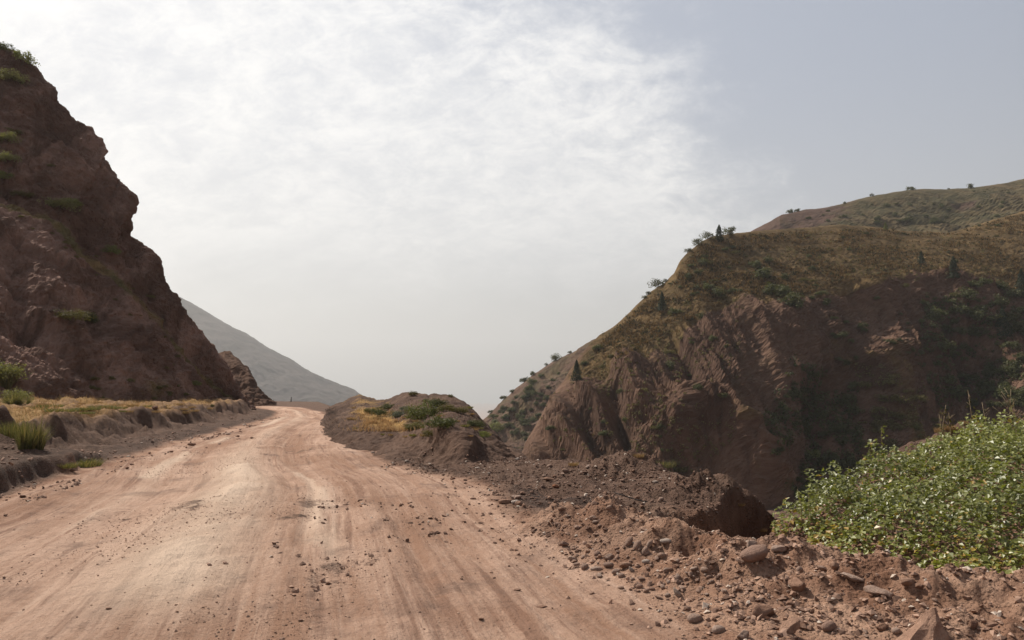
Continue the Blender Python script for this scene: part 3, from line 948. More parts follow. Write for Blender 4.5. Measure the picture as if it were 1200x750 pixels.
LM_CREEP = mat_leaf("creeper_leaf", (0.05, 0.065, 0.014), (0.265, 0.268, 0.06), 0.32, 0.42, 0.6, (0.42, 0.25, 0.04))
M_BARK = mat_simple("bark", (0.09, 0.06, 0.045), (0.16, 0.115, 0.085))
M_STALK = mat_simple("dry_stalk", (0.24, 0.17, 0.1), (0.36, 0.27, 0.17))
M_POST = mat_simple("weathered_post", (0.05, 0.04, 0.035), (0.1, 0.08, 0.07))

# shared shrub meshes (unit radius)
SHRUB = []
for i in range(6):
    P, Nn, t = crown_points(620, 1.0, 13 + i, 100 + i, 0.72 + 0.06 * i, 0.42, 0.3)
    SHRUB.append(leaf_cloud("scrub_crown", P, Nn, 0.15 + 0.08 * rng.random(len(P)), t, 0.7))
SHRUB_O = []
for i in range(3):
    P, Nn, t = crown_points(560, 1.0, 15, 120 + i, 0.62, 0.42, 0.25)
    SHRUB_O.append(leaf_cloud("olive_crown", P, Nn, 0.13 + 0.08 * rng.random(len(P)), t, 0.6))
JUN = []
for i in range(2):
    g = np.random.default_rng(140 + i)
    n = 1300
    h = g.random(n) ** 1.25
    a = g.random(n) * 6.283
    rad = (1 - h) ** 0.75 * 0.56 * (0.55 + 0.5 * g.random(n)) * (1 + 0.25 * np.sin(a * 3 + h * 9))
    P = np.stack([np.cos(a) * rad, np.sin(a) * rad, h * 2.0], 1)
    Nn = np.stack([np.cos(a), np.sin(a), 0.4 + 0 * a], 1) + 0.6 * g.normal(size=(n, 3))
    JUN.append(leaf_cloud("juniper_crown", P, Nn, 0.11 + 0.06 * g.random(n), g.random(n), 0.5))
TREE_C = []
for i in range(3):
    P, Nn, t = crown_points(520, 1.0, 11, 150 + i, 0.95, 0.5, 0.75)
    TREE_C.append(leaf_cloud("tree_crown", P, Nn, 0.13 + 0.07 * rng.random(len(P)), t, 0.65))
TREE_T = [branch_mesh("tree_trunk", 1.25, 0.06, 7, 160 + i) for i in range(3)]
for me in TREE_T: me.materials.append(M_BARK)
for me in SHRUB: me.materials.append(LM_SCRUB)
for me in SHRUB_O: me.materials.append(LM_OLIVE)
for me in JUN: me.materials.append(LM_DARK)
for me in TREE_C: me.materials.append(LM_SCRUB)


def place(name, me, p, s, label, cat, group=None, sink=0.12, rz=None, sz=None):
    o = link(name, me)
    o.location = (p[0], p[1], p[2] - sink * s)
    o.scale = (s, s, s if sz is None else sz)
    o.rotation_euler = (0, 0, random.uniform(0, 6.28) if rz is None else rz)
    return tag(o, label, cat, group)


def px_size(p, px):
    return px * p[1] / FPX


HILLN = ("hillside",)
G_FACE = "dark shrubs on the shaded hillside face"
# named shrubs of the big hill: (px, py, half width px, mesh, label)
named = [
    (912, 336, 21, SHRUB[0], "largest round dark bush on the upper slope of the hillside"),
    (893, 318, 15, SHRUB[1], "dark bush just above the largest round bush on the hillside"),
    (884, 308, 10, SHRUB[2], "smaller bush topping the dark clump below the grassy hilltop"),
    (930, 352, 17, SHRUB[3], "spreading dark bush at lower edge of the hillside clump"),
    (830, 334, 9, SHRUB[1], "dark bush on the hill shoulder below the skyline trees"),
    (843, 342, 10, SHRUB[4], "low dark bush beside the dark bush on the hill shoulder"),
    (792, 364, 9, SHRUB[2], "low dark bush on the hill shoulder beside the upright juniper"),
    (822, 370, 8, SHRUB[5], "lone bush under the hill shoulder, above the bare slope"),
    (807, 324, 6, SHRUB[3], "small bush just inside the steep skyline of the hill"),
    (1140, 331, 11, SHRUB[0], "dark bush beside the tall juniper at the hollow rim"),
    (1155, 329, 10, SHRUB[2], "second dark bush along the rim from the tall juniper"),
    (1172, 334, 11, SHRUB[4], "third dark bush along the rim from the tall juniper"),
    (1188, 342, 12, SHRUB[1], "rim bush farthest along the row from the tall juniper"),
    (950, 528, 14, SHRUB_O[0], "pale green bush at the dark bottom of the hollow"),
    (1060, 333, 7, SHRUB_O[1], "yellowish bush under the grassy rim of the hollow"),
    (1118, 344, 8, SHRUB_O[2], "yellowish bush below the tall juniper on the rim"),
    (1074, 500, 6, SHRUB[5], "single bright green bush on the ochre spur"),
    (1040, 444, 14, SHRUB_O[0], "olive scrub heaped at the top of the ochre spur"),
    (1052, 464, 15, SHRUB_O[1], "broad olive scrub halfway down the ochre spur"),
    (1030, 478, 13, SHRUB_O[2], "olive scrub on the shaded flank of the ochre spur"),
    (676, 434, 7, JUN[0], None),
]
for (px, py, hw, me, lab) in named:
    h = hit(px, py + hw * 0.5, HILLN)
    if h is None or lab is None: continue
    s = px_size(h[0], hw) * 0.95
    fresh = "bright" in lab or "pale green" in lab
    o = place("shrub", me, h[0], s, lab, "shrub")
    if fresh:
        o.data = me.copy(); o.data.materials.clear(); o.data.materials.append(LM_FRESH)

jun = [(1118, 326, 26, "tall dark juniper tree at the rim of the hollow"), (1080, 309, 15, "small upright juniper on the dry grass above the hollow"),
       (1038, 270, 10, "small green conifer on the skyline crest of the grassy hilltop"), (776, 364, 22, "dark upright juniper on the steep edge of the hillside"),
       (676, 446, 24, "dark cone shaped juniper on the narrow crest above the eroded pillars"), (843, 282, 19, "dark conical conifer standing at the skyline corner of the hilltop"),
       (1176, 394, 34, "large dark conifer among the thicket in the hollow"), (1198, 345, 30, "dark conifer at the picture edge of the hollow rim")]
for k, (px, py, hp, lab) in enumerate(jun):
    h = hit(px, py, HILLN) or hit(px, py + 4, HILLN) or hit(px, py + 8, HILLN)
    if h is None: continue
    s = px_size(h[0], hp) / 2
    root = empty("juniper_tree", h[0], k * 1.3)
    tag(root, lab, "tree")
    c = link("crown", JUN[k % 2], None, root); w = 1.0 if hp > 20 else 1.15
    if "green conifer" in lab:
        c.data = JUN[0].copy(); c.data.materials.clear(); c.data.materials.append(LM_FRESH)
    c.scale = (s * w, s * w, s)
    tk = link("trunk", TREE_T[k % 3], None, root); tk.scale = (s * .6, s * .6, s * .5)

G_SKY = "small trees along the hill skyline"
sk = [(854, 276, 7, "small airy tree leaning beside the skyline corner conifer"), (829, 281, 6, "small tree on the slope just below the corner conifer"),
      (818, 286, 6, "tiny bent tree third from the corner conifer along the skyline"), (806, 297, 4, "lowest tiny tree on the rounded skyline below the corner"),
      (770, 337, 7, "lone rounded tree on the steep middle skyline"), (760, 344, 3, "tiny sapling just below the lone rounded skyline tree"), (755, 350, 3, "tiniest sapling on the steep middle skyline"),
      (780, 331, 3, "sprig of a tree just above the lone rounded skyline tree")]
for k, (px, py, hw, lab) in enumerate(sk):
    h = None
    for dy in range(-2, 16):
        h = hit(px, py + dy, HILLN)
        if h: break
    if not h: continue
    s = px_size(h[0], hw * 1.35)
    root = empty("hillside_tree", h[0], k * 2.1)
    root.location.z -= 0.5 * s
    tag(root, lab, "tree", G_SKY)
    c = link("crown", TREE_C[k % 3], None, root); c.scale = (s, s, s)
    tk = link("trunk", TREE_T[k % 3], None, root); tk.scale = (s, s, s)
sk2 = [(934, 249, 4, "bush clump at the low end of the far ridge skyline"), (926, 251, 5, "dark bush at the low tip of the far ridge"), (1067, 222, 5, "small tree where the far ridge levels off"), (1138, 219, 5, "dark bush on the long level of the far ridge"),
       (1022, 230, 3, "small bush midway up the far ridge skyline"), (990, 238, 2.5, "tiny bush on the lower far ridge skyline"), (1112, 222, 2, "tiny dot of a bush on the level far ridge")]
for k, (px, py, hw, lab) in enumerate(sk2):
    h = None
    for dy in range(-2, 14):
        h = hit(px, py + dy, ("ridge",))
        if h: break
    if not h: continue
    place("skyline_shrub", SHRUB[k % 6], h[0], px_size(h[0], hw), lab, "shrub", "bushes on the far ridge", sink=0.0)
for k, (px, hw, lab) in enumerate([(590, 5, "round bush at the low end of the hazy spur skyline"), (600, 4, "spiky bush next to the lowest bush of the hazy spur"), (614, 6, "dark bush clump midway on the hazy spur"), (624, 4, "small bush above the clump on the hazy spur"),
                                   (652, 7, "large dark bush high on the hazy spur skyline"), (640, 3, "little bush under the highest bush of the hazy spur"), (575, 4, "small bush at the very foot of the hazy spur"), (668, 3, "small bush where the hazy spur meets the hillside")]):
    h = None
    for py in range(395, 520):
        h = hit(px, py, ("distant_spur",))
        if h: break
    if h: place("spur_shrub", SHRUB[k % 6], h[0], px_size(h[0], hw), lab, "shrub", "bushes on the hazy spur", sink=0.0)


def in_poly(px, py, L):
    return inside(np.array([[px, py]], float), np.array(L, float))[0]


def scatter(n, poly, meshes, size, label, group, terr, name="scrub_bush", seed=0, cond=None):
    g = random.Random(seed)
    xs = [p[0] for p in poly]; ys = [p[1] for p in poly]
    c = 0
    for _ in range(n * 8):
        if c >= n: break
        px, py = g.uniform(min(xs), max(xs)), g.uniform(min(ys), max(ys))
        if not in_poly(px, py, poly): continue
        h = hit(px, py)
        if h is None or h[2] not in terr: continue
        if cond and not cond(px, py): continue
        s = px_size(h[0], g.uniform(*size) * (0.75 + 0.5 * g.random()))
        me = g.choice(meshes)
        o = place(name, me, h[0], s, label, "shrub", group, sz=s * g.uniform(.7, 1.1))
        c += 1


scatter(62, [(1090, 345), (1200, 355), (1200, 480), (1120, 475), (1085, 420)], SHRUB, (6, 13), "dark shrub in the dense thicket filling the hollow's shaded side", "dark shrubs in the hollow thicket", HILLN, seed=1)
scatter(40, [(930, 430), (1020, 460), (1010, 560), (940, 590), (900, 500)], SHRUB, (5, 12), "dark shrub in the shaded gully between the two spurs", "dark shrubs in the shaded gully", HILLN, seed=2)
scatter(26, [(1000, 430), (1070, 440), (1110, 520), (1010, 540)], SHRUB_O, (5, 11), "olive shrub scattered over the ochre spur", "olive shrubs on the ochre spur", HILLN, seed=3)
scatter(46, [(790, 300), (900, 285), (960, 300), (1000, 330), (950, 360), (850, 350), (780, 360)], SHRUB + SHRUB_O, (2.5, 6.5), "small shrub dotted over the grassy shoulder of the hill", "small shrubs on the grassy shoulder", HILLN, seed=4)
scatter(30, [(620, 480), (700, 410), (780, 380), (850, 400), (860, 520), (640, 545)], SHRUB + SHRUB_O, (3, 7.5), "small shrub clinging to the bare steep slope", "small shrubs on the bare steep slope", HILLN, seed=5)
scatter(24, [(960, 350), (1090, 340), (1080, 420), (980, 430)], SHRUB, (3, 7), "dim shrub on the bare red wall of the hollow", "dim shrubs on the hollow wall", HILLN, seed=6)
scatter(20, [(960, 275), (1200, 260), (1200, 320), (1000, 322)], SHRUB + SHRUB_O, (2, 4.5), "little shrub on the dry grassy hilltop", "little shrubs on the dry hilltop", HILLN, seed=7)
scatter(40, [(930, 255), (1080, 228), (1200, 220), (1200, 258), (1000, 266)], SHRUB, (2, 5), "small shrub speckling the far ridge slope", "small shrubs on the far ridge slope", ("ridge",), seed=8)
scatter(60, [(572, 495), (600, 462), (640, 436), (680, 422), (660, 470), (620, 520)], SHRUB, (2.5, 6.5), "hazy shrub on the slope of the distant spur", "hazy shrubs on the distant spur", ("distant_spur",), seed=9)

# hill grass: nobody could count it ---------------------------------
def hill_grass(name, n, poly, terr, length, width, mat, seed, label, tintoff=0.0):
    g = np.random.default_rng(seed)
    xs = [p[0] for p in poly]; ys = [p[1] for p in poly]
    B, L, W = [], [], []
    px = g.uniform(min(xs), max(xs), n * 3); py = g.uniform(min(ys), max(ys), n * 3)
    ok = inside(np.stack([px, py], 1), np.array(poly, float))
    for a, b in zip(px[ok][:n], py[ok][:n]):
        h = hit(a, b, terr)
        if h is None: continue
        B.append(h[0])
    B = np.array(B)
    pt = fbm(B[:, 0] * 0.09, B[:, 1] * 0.09, B[:, 2] * 0.22, 4, 190)
    B = B[g.random(len(B)) < ss(-0.35, 0.45, pt)]
    k = 5
    base = np.repeat(B, k, axis=0) + g.normal(size=(len(B) * k, 3)) * np.array([1, 1, 0.1]) * length * 0.5
    lean = g.normal(size=base.shape) * np.array([1, 1, 0])
    cl = np.repeat(g.random(len(B)), k)
    me = blades(name, base - np.array([0, 0, length * .15]), lean, length * (0.5 + g.random(len(base))), width, np.clip(cl + .3 * (g.random(len(base)) - .5) + tintoff, 0, 1), dry=(np.repeat(g.random(len(B)), k) < 0.22).astype(float))
    return tag(link(name, me, mat), label, "grass", None, "stuff")


hill_grass("dry_hill_grass", 14000, [(690, 415), (740, 370), (790, 324), (822, 287), (880, 275), (1020, 268), (1110, 274), (1200, 250), (1200, 330), (1110, 314), (1000, 328), (950, 344), (870, 346), (780, 390), (720, 425)], HILLN, 0.6, 0.3, LM_HGRASS, 11, "dry brown grass over the upper hillside")

def undergrowth(name, n, polys, mat, size, seed, label, k=16, thr=(-.2, .35)):
    g = np.random.default_rng(seed)
    B = []
    for poly in polys:
        xs = [p[0] for p in poly]; ys = [p[1] for p in poly]
        px = g.uniform(min(xs), max(xs), n * 3); py = g.uniform(min(ys), max(ys), n * 3)
        ok = inside(np.stack([px, py], 1), np.array(poly, float))
        for a, b in zip(px[ok][:n], py[ok][:n]):
            h = hit(a, b, HILLN)
            if h: B.append(h[0])
    B = np.array(B)
    pt = fbm(B[:, 0] * 0.07, B[:, 1] * 0.07, B[:, 2] * 0.12, 4, seed, gain=.6)
    B = B[g.random(len(B)) < ss(thr[0], thr[1], pt)]
    sc = size * (0.5 + g.random(len(B)) ** 2)
    v = g.normal(size=(len(B), k, 3)); v /= np.linalg.norm(v, axis=2)[..., None]
    P = B[:, None] + v * np.array([1, 1, .7]) * (sc[:, None] * g.random((len(B), k)) ** .4)[..., None] + np.array([0, 0, .25]) * sc[:, None, None]
    tint = np.clip(np.repeat(g.random(len(B)), k) * .7 + .3 * g.random(len(B) * k), 0, 1)
    me = leaf_cloud(name, P.reshape(-1, 3), v.reshape(-1, 3) + np.array([0, 0, .4]), size * (0.35 + .3 * g.random(len(tint))), tint, .75)
    tag(link(name, me, mat), label, "undergrowth", None, "stuff")


undergrowth("undergrowth", 1300, [[(1085, 345), (1200, 352), (1200, 490), (1110, 500), (1075, 420)], [(930, 420), (1010, 450), (1010, 565), (940, 600), (890, 500)]], LM_SCRUB, 1.0, 61, "dark green scrub thicket matted over the shaded hollow")
undergrowth("dry_undergrowth", 1300, [[(1000, 425), (1075, 430), (1110, 520), (1000, 550)], [(620, 470), (690, 400), (800, 300), (880, 290), (870, 380), (860, 520), (800, 560), (640, 550)], [(880, 275), (1200, 255), (1200, 330), (1000, 330), (900, 350)]], LM_OLIVE, 0.6, 62, "olive brown low scrub matted over the slopes of the hillside", 12)

# ------------------------------------------------------------------ near plants
def tuft(name, n, rad, length, width, mat, seed, dry=0.2):
    g = np.random.default_rng(seed)
    a = g.random(n) * 6.283; r = rad * g.random(n) ** 0.6
    base = np.stack([np.cos(a) * r, np.sin(a) * r, 0 * a - 0.05], 1)
    lean = np.stack([np.cos(a), np.sin(a), 0 * a], 1) * (r / rad)[:, None] * 0.9 + g.normal(size=(n, 3)) * np.array([.35, .35, 0])
    me = blades(name, base, lean, length * (0.45 + 0.6 * g.random(n)), width, g.random(n), dry=(g.random(n) < dry) * 0.8)
    me.materials.append(mat)
    return me


def leafy(name, n, clumps, seed, mat, size, flat=0.8, spread=0.35):
    P, Nn, t = crown_points(n, 1.0, clumps, seed, flat, spread, 0.35)
    me = leaf_cloud(name, P, Nn, size * (0.7 + 0.6 * np.random.default_rng(seed).random(n)), t, 0.5)
    me.materials.append(mat)
    return me


SPRIG = [branch_mesh("stems", 0.7, 0.02, 12, 300 + i, 1.0) for i in range(3)]
for me in SPRIG: me.materials.append(M_BARK)


def bush(name, me, px, py, hw, label, cat="bush", group=None, sz=1.0, terr=None, stems=True, k=0, sink=0.1):
    h = None
    for dy in range(0, 14):
        h = hit(px, py + dy, terr)
        if h: break
    if h is None: return None
    s = px_size(h[0], hw)
    root = empty(name, (h[0].x, h[0].y, h[0].z - sink * s), k * 1.7)
    tag(root, label, cat, group)
    c = link("foliage", me, None, root)
    c.scale = (s, s, s * sz)
    if stems:
        t = link("stems", SPRIG[k % 3], None, root)
        t.scale = (s, s, s * sz)
    return root


def fountain(name, n, mat, seed):
    g = np.random.default_rng(seed)
    a = g.random(n) * 6.283; r = g.random(n)
    cl = g.integers(0, 9, n); cc = g.normal(size=(9, 2)) * .28
    base = np.stack([cc[cl, 0] + np.cos(a) * r * .12, cc[cl, 1] + np.sin(a) * r * .12, 0 * a - .12], 1)
    lean = np.stack([np.cos(a), np.sin(a), 0 * a], 1) * (0.15 + .95 * r ** 1.5)[:, None] + np.concatenate([cc[cl] * .9, np.zeros((n, 1))], 1)
    me = blades(name, base, lean, (0.5 + .85 * g.random(n)) * (1 - .35 * r) * (0.75 + .4 * g.random(9)[cl]), 0.018, g.random(n), 0.6, (g.random(n) < .15) * .8)
    me.materials.append(mat)
    return me


T1 = fountain("grass_tuft", 1500, LM_GRASS, 401)
T2 = tuft("grass_tuft", 700, 0.8, 0.75, 0.026, LM_GRASS, 402, .2)
T3 = tuft("grass_tuft", 650, 0.95, 0.5, 0.03, LM_GRASS, 403, .1)
T4 = tuft("straw_tuft", 420, 0.8, 0.8, 0.03, LM_STRAW, 404, .3)
LM_PALEG = mat_leaf("pale_olive_leaf", (0.14, 0.135, 0.06), (0.27, 0.25, 0.125), 0.35, 0.6, 0.2)
F5 = leafy("foliage", 1700, 24, 415, LM_PALEG, 0.1)
F1 = leafy("foliage", 1700, 26, 411, LM_FRESH, 0.11)
F2 = leafy("foliage", 1500, 22, 412, LM_SCRUB, 0.12)
F3 = leafy("foliage", 1200, 18, 413, LM_GREY, 0.1)
F4 = leafy("foliage", 1300, 20, 414, LM_OLIVE, 0.11)


def tuft_at(me, px, py, hw, label, group=None, name="grass_tuft", sz=1.0, terr=None):
    h = hit(px, py, terr)
    if not h: return
    s = px_size(h[0], hw)
    o = link(name, me)
    o.location = h[0] - Vector((0, 0, .06 * s)); o.scale = (s, s, s * sz); o.rotation_euler = (0, 0, random.uniform(0, 6.28))
    tag(o, label, "grass tuft", group)


GR = ("ground",)
tuft_at(T1, 36, 524, 28, "tall feathery green grass clump on the dark bank at roadside", sz=1.5)
tuft_at(T2, 95, 545, 26, "low green grass clump at the edge of the pale road", sz=.62)
tuft_at(T2, 78, 547, 14, "smaller green grass clump against the cut bank beside the road", sz=.7)
tuft_at(T2, 14, 512, 20, "broad green clump behind the tall feathery clump on the dark bank", sz=1.7)
tuft_at(T1, 18, 474, 20, "tall green grass clump on the terrace corner near the cliff", sz=.9)
tuft_at(T1, 2, 452, 16, "tall green clump at the picture edge above the bank", sz=1.4)
bush("verge_bush", F5, 2, 448, 25, "rounded olive green bush at the picture edge above the bank", "bush", None, 1.2, None, True, 0)
bush("verge_bush", F5, 21, 471, 18, "smaller dull olive bush beside the rounded bush at the cliff base", "bush", None, 1.0, None, True, 1)
for k, (px, py, hw) in enumerate([(150, 478, 10), (170, 476, 9), (140, 482, 8), (98, 484, 12), (50, 480, 20), (72, 481, 18), (88, 480, 17), (104, 479, 14), (118, 477, 16), (130, 478, 12), (60, 476, 16), (42, 477, 10)]):
    tuft_at(T3, px, py, hw, "green grass clump in the row at the foot of the tall cliff", "green grass clumps on the terrace", sz=0.55)
for k in range(26):
    px = random.uniform(40, 250); py = random.uniform(472, 486)
    tuft_at(T4, px, py, random.uniform(4, 8), "straw coloured grass clump on the golden terrace", "straw clumps on the terrace", "straw_tuft", 0.6, GR)
for k, (px, py, hw, lab) in enumerate([(780, 546, 14, "green and straw grass tuft on the gravel rim before the hillside"), (798, 551, 11, "lower grass tuft beside the rim tuft at the drop"), (748, 535, 8, "thin straw tuft on top of the gravel heap"),
                                       (672, 545, 7, "small straw tuft between gravel heaps at the valley rim"), (893, 622, 7, "thin yellow weeds on the edge of the dark cut wall"), (868, 592, 6, "yellow grass sprig clinging to the sloping edge of the dark cut")]):
    tuft_at(T2 if k < 2 else T4, px, py, hw, lab, None, "grass_tuft" if k < 2 else "straw_tuft", 0.9)

# mound plants
MD = ("earth_mound",)
LM_MID = mat_leaf("mid_leaf", (0.075, 0.085, 0.03), (0.17, 0.17, 0.07), 0.3, 0.55, 0.2)
F6 = leafy("foliage", 1700, 26, 416, LM_MID, 0.1)
bush("leafy_bush", F6, 495, 492, 21, "leafy light green bush on the earth mound", "bush", None, 1.2, MD, True, 0)
bush("leafy_bush", F2, 516, 501, 21, "dark green bush spreading at the foot of the leafy mound bush", "bush", None, .8, MD, True, 1)
bush("leafy_bush", F2, 443, 487, 10, "small dark bush beside the golden grass on the mound", "bush", None, 1.0, MD, True, 2)
bush("leafy_bush", F3, 464, 490, 13, "grey green bush left of the leafy bush on the mound", "bush", None, .9, MD, True, 0)
bush("leafy_bush", F3, 476, 482, 10, "small silvery bush behind the leafy mound bush", "bush", None, .8, MD, True, 1)
bush("leafy_bush", F4, 484, 464, 7, "dark spreading sprig standing on the skyline of the mound", "bush", None, 1.0, MD, True, 2)
bush("leafy_bush", F4, 528, 466, 4, "tiny dry sprig on the skyline of the mound's far hump", "bush", None, 1.2, MD, True, 0)
for k, (px, py, hw, f, lab) in enumerate([(434, 484, 6, F4, "low olive bush nearest the road bend on the mound"), (455, 480, 7, F2, "low dark scrub on the back slope of the mound"), (508, 476, 9, F2, "dark scrub on the far hump below the mound skyline"),
                                          (522, 482, 8, F4, "olive scrub on the far hump of the mound"), (540, 484, 7, F4, "dry olive bush on the falling slope of the mound"), (505, 512, 8, F4, "grassy olive bush above the dark heap at the mound foot"),
                                          (556, 500, 8, F2, "dark bush low on the falling slope of the mound"), (484, 504, 9, F4, "olive bush under the leafy light green mound bush"), (566, 512, 6, F1, "yellow green bush at the lower end of the mound slope")]):
    bush("leafy_bush", f, px, py, hw * 1.75, lab, "bush", None, .75, MD, True, k)
bush("leafy_bush", F1, 580, 505, 13, "yellow green bush beyond the sloping end of the mound", "bush", None, .9, None, True, 1)
for k in range(34):
    px = random.uniform(412, 575); py = random.uniform(478, 512)
    g = 410 < px < 475 and py < 497
    tuft_at(T4 if g or random.random() < .6 else T2, px, py, random.uniform(3.5, 7), "small scrubby grass tuft on the earth mound", "small tufts on the earth mound", "scrub_tuft", 0.7, MD)

# cliff plants
CL = ("cliff",)
for k, (px, py, hw, sz, f, lab) in enumerate([
    (4, 60, 8, 1.0, F2, "dark bush at the very top corner of the cliff"),
    (17, 97, 12, .9, F5, "olive bush just below the cliff top tree"), (8, 168, 11, .9, F5, "olive bush high on the shaded cliff at picture edge"),
    (6, 192, 12, .9, F5, "green bush on the cliff, middle of three at picture edge"), (3, 212, 9, .9, F1, "bright green bush lowest of three at the cliff's picture edge"),
    (18, 158, 10, .5, F4, "low dry bush above the three cliff edge bushes"),
    (70, 247, 15, .9, F5, "yellow green bush on the grassy cliff ledge"), (84, 243, 10, .9, F1, "olive bush behind the yellow green ledge bush"), (27, 232, 10, .7, F4, "dry bush along the cliff ledge"),
    (130, 298, 9, 1.0, F1, "small bright green bush near the overhanging cliff nose"), (105, 380, 8, 1.6, F2, "dark narrow shrub low on the cliff wall"), (82, 376, 20, .6, F4, "dim spreading bush low on the cliff wall"),
    (228, 452, 7, .7, F1, "small yellow green bush near the toe of the cliff"), (175, 350, 7, .6, F4, "dull bush on the lower cliff ledge"), (60, 196, 5, .7, F4, "tiny dry bush on the cliff face")]):
    bush("cliff_bush", f, px, py, hw * (1.5 if px < 40 else 1.3), lab, "bush", None, sz, CL, True, k, sink=0.05)
h = hit(24, 76, CL)
s = px_size(h[0], 13)
root = empty("cliff_tree", (h[0].x, h[0].y, h[0].z - .2 * s)); root.rotation_euler = (0, R(22), 0.4)
tag(root, "dark leafy tree leaning out from the cliff top skyline", "tree")
me = TREE_C[1].copy(); me.materials.clear(); me.materials.append(LM_FRESH)
c = link("crown", me, None, root); c.scale = (s * 1.1, s * 1.1, s)
c = link("trunk", TREE_T[1], None, root); c.scale = (s, s, s)
scatter(26, [(10, 240), (60, 258), (150, 330), (215, 405), (200, 440), (150, 370), (60, 290)], SHRUB_O, (2, 4.5), "low dry scrub along the cliff ledge", "low dry scrub along the cliff ledge", CL, "dry_shrub", 21)
scatter(16, [(100, 440), (230, 450), (270, 478), (110, 468)], SHRUB_O, (3, 6), "low dull scrub at the base of the cliff", "low scrub at the cliff base", CL + GR, "dry_shrub", 22)

# terrace grass (stuff)
n = 10000
tx = rng.uniform(-24, -12, n * 2); ty = rng.uniform(20, 50, n * 2)
tzv, tzone, _ = ground(tx, ty)
k = (tzone[:, 2] > 0.45) & (rng.random(n * 2) < ss(-.35, .3, fbm(tx * .6, ty * .4, octv=3, seed=102)))
tb = np.stack([tx, ty, tzv - 0.02], 1)[k][:n]
me = blades("dry_grass", tb, rng.normal(size=tb.shape) * np.array([.8, .8, 0]), 0.10 + 0.16 * rng.random(len(tb)), 0.018, rng.random(len(tb)), dry=(rng.random(len(tb)) < .15) * 1.0)
tag(link("dry_grass", me, LM_STRAW), "golden dry grass on the terrace under the cliff", "grass", None, "stuff")
# mound golden grass
mb = []
for _ in range(5200):
    px = random.gauss(452, 17); py = random.uniform(483, 506)
    h = hit(px, py)
    if h and h[2] == "earth_mound" and random.random() < ss(-.3, .4, perlin(np.array([h[0].x * .9]), np.array([h[0].y * .6]), seed=7))[0]:
        mb.append(h[0])
mb = np.array(mb)
me = blades("golden_grass", mb, rng.normal(size=mb.shape) * np.array([.7, .7, 0]), 0.07 + 0.12 * rng.random(len(mb)), 0.022, 0.5 + 0.5 * rng.random(len(mb)))
tag(link("golden_grass", me, LM_STRAW), "golden grass patch on the earth mound", "grass", None, "stuff")

# ------------------------------------------------------------------ creeper
n = 64000
cx = rng.uniform(2.6, 10.5, n * 3); cy = rng.uniform(5.2, 12.8, n * 3)
cz, _, _ = ground(cx, cy)
fd, fs = poly_dist(np.stack([cx, cy], 1), FOOT)
up = np.where(fs > 0, fd, -fd)
edge_n = 0.55 * fbm(cx * 1.1, cy * 1.1, octv=3, seed=90)
lobes = 0.75 * gauss(cx, cy, 4.35, 6.95, .35, .35) + 0.25 * gauss(cx, cy, 3.55, 8.2, .4, .5)
lump = fbm(cx * 1.5, cy * 1.5, octv=3, seed=92, gain=.6)
cd_, cs_ = poly_dist(np.stack([cx, cy], 1), CREST)
mask = (up + edge_n + lobes > 0.06 + 0.24 * ss(4.0, 3.2, cx)) & (lump + 0.8 * rng.random(len(cx)) > -0.22) & (np.where(cs_ > 0, cd_, -cd_) < 0.45 + edge_n * .4) & (cz > -0.35)
cx, cy, cz, up, lump = (v[mask][:n] for v in (cx, cy, cz, up, lump))
thick = 0.05 + 0.36 * ss(0.0, 1.2, up) * np.clip(0.8 + 1.1 * lump, 0.15, 1.8)
depth = rng.random(len(cx)) ** 0.55
C = np.stack([cx, cy, cz + np.maximum(thick, .05) * depth + 0.02], 1)
slope = np.array([-0.16, -0.22, 1.0])
Nn = slope + rng.normal(size=C.shape) * 0.4
fringe = ss(0.75, 0.15, up)
dry = (rng.random(len(C)) < 0.02 + 0.16 * fringe) * (0.5 + .5 * rng.random(len(C)))
tint = np.clip(0.25 + 0.55 * rng.random(len(C)) + 0.35 * fringe + 0.2 * ss(2.5, 4, up), 0, 1)
root = empty("creeper", (5.2, 9.0, gz(5.2, 9.0)))
tag(root, "dense glossy green creeper covering the roadside bank", "creeper")
me = leaf_cloud("foliage", C - np.array(root.location), Nn, 0.030 + 0.044 * rng.random(len(C)) ** 1.5, tint, 0.85, 0.3, dry)
link("foliage", me, LM_CREEP, root)
bm = bmesh.new()
g = random.Random(5)
for _ in range(150):
    i = g.randrange(len(C))
    p = Vector(C[i]) - root.location
    a = g.uniform(0, 6.28)
    q = p + Vector((math.cos(a) * .15, math.sin(a) * .15, 0.05))
    e = q + Vector((math.cos(a) * .15, math.sin(a) * .15, -.03))
    tube(bm, [p - Vector((0, 0, .08)), q, e], [.005, .004, .002], 4)
link("vine", bm_mesh("vine", bm), M_BARK, root)
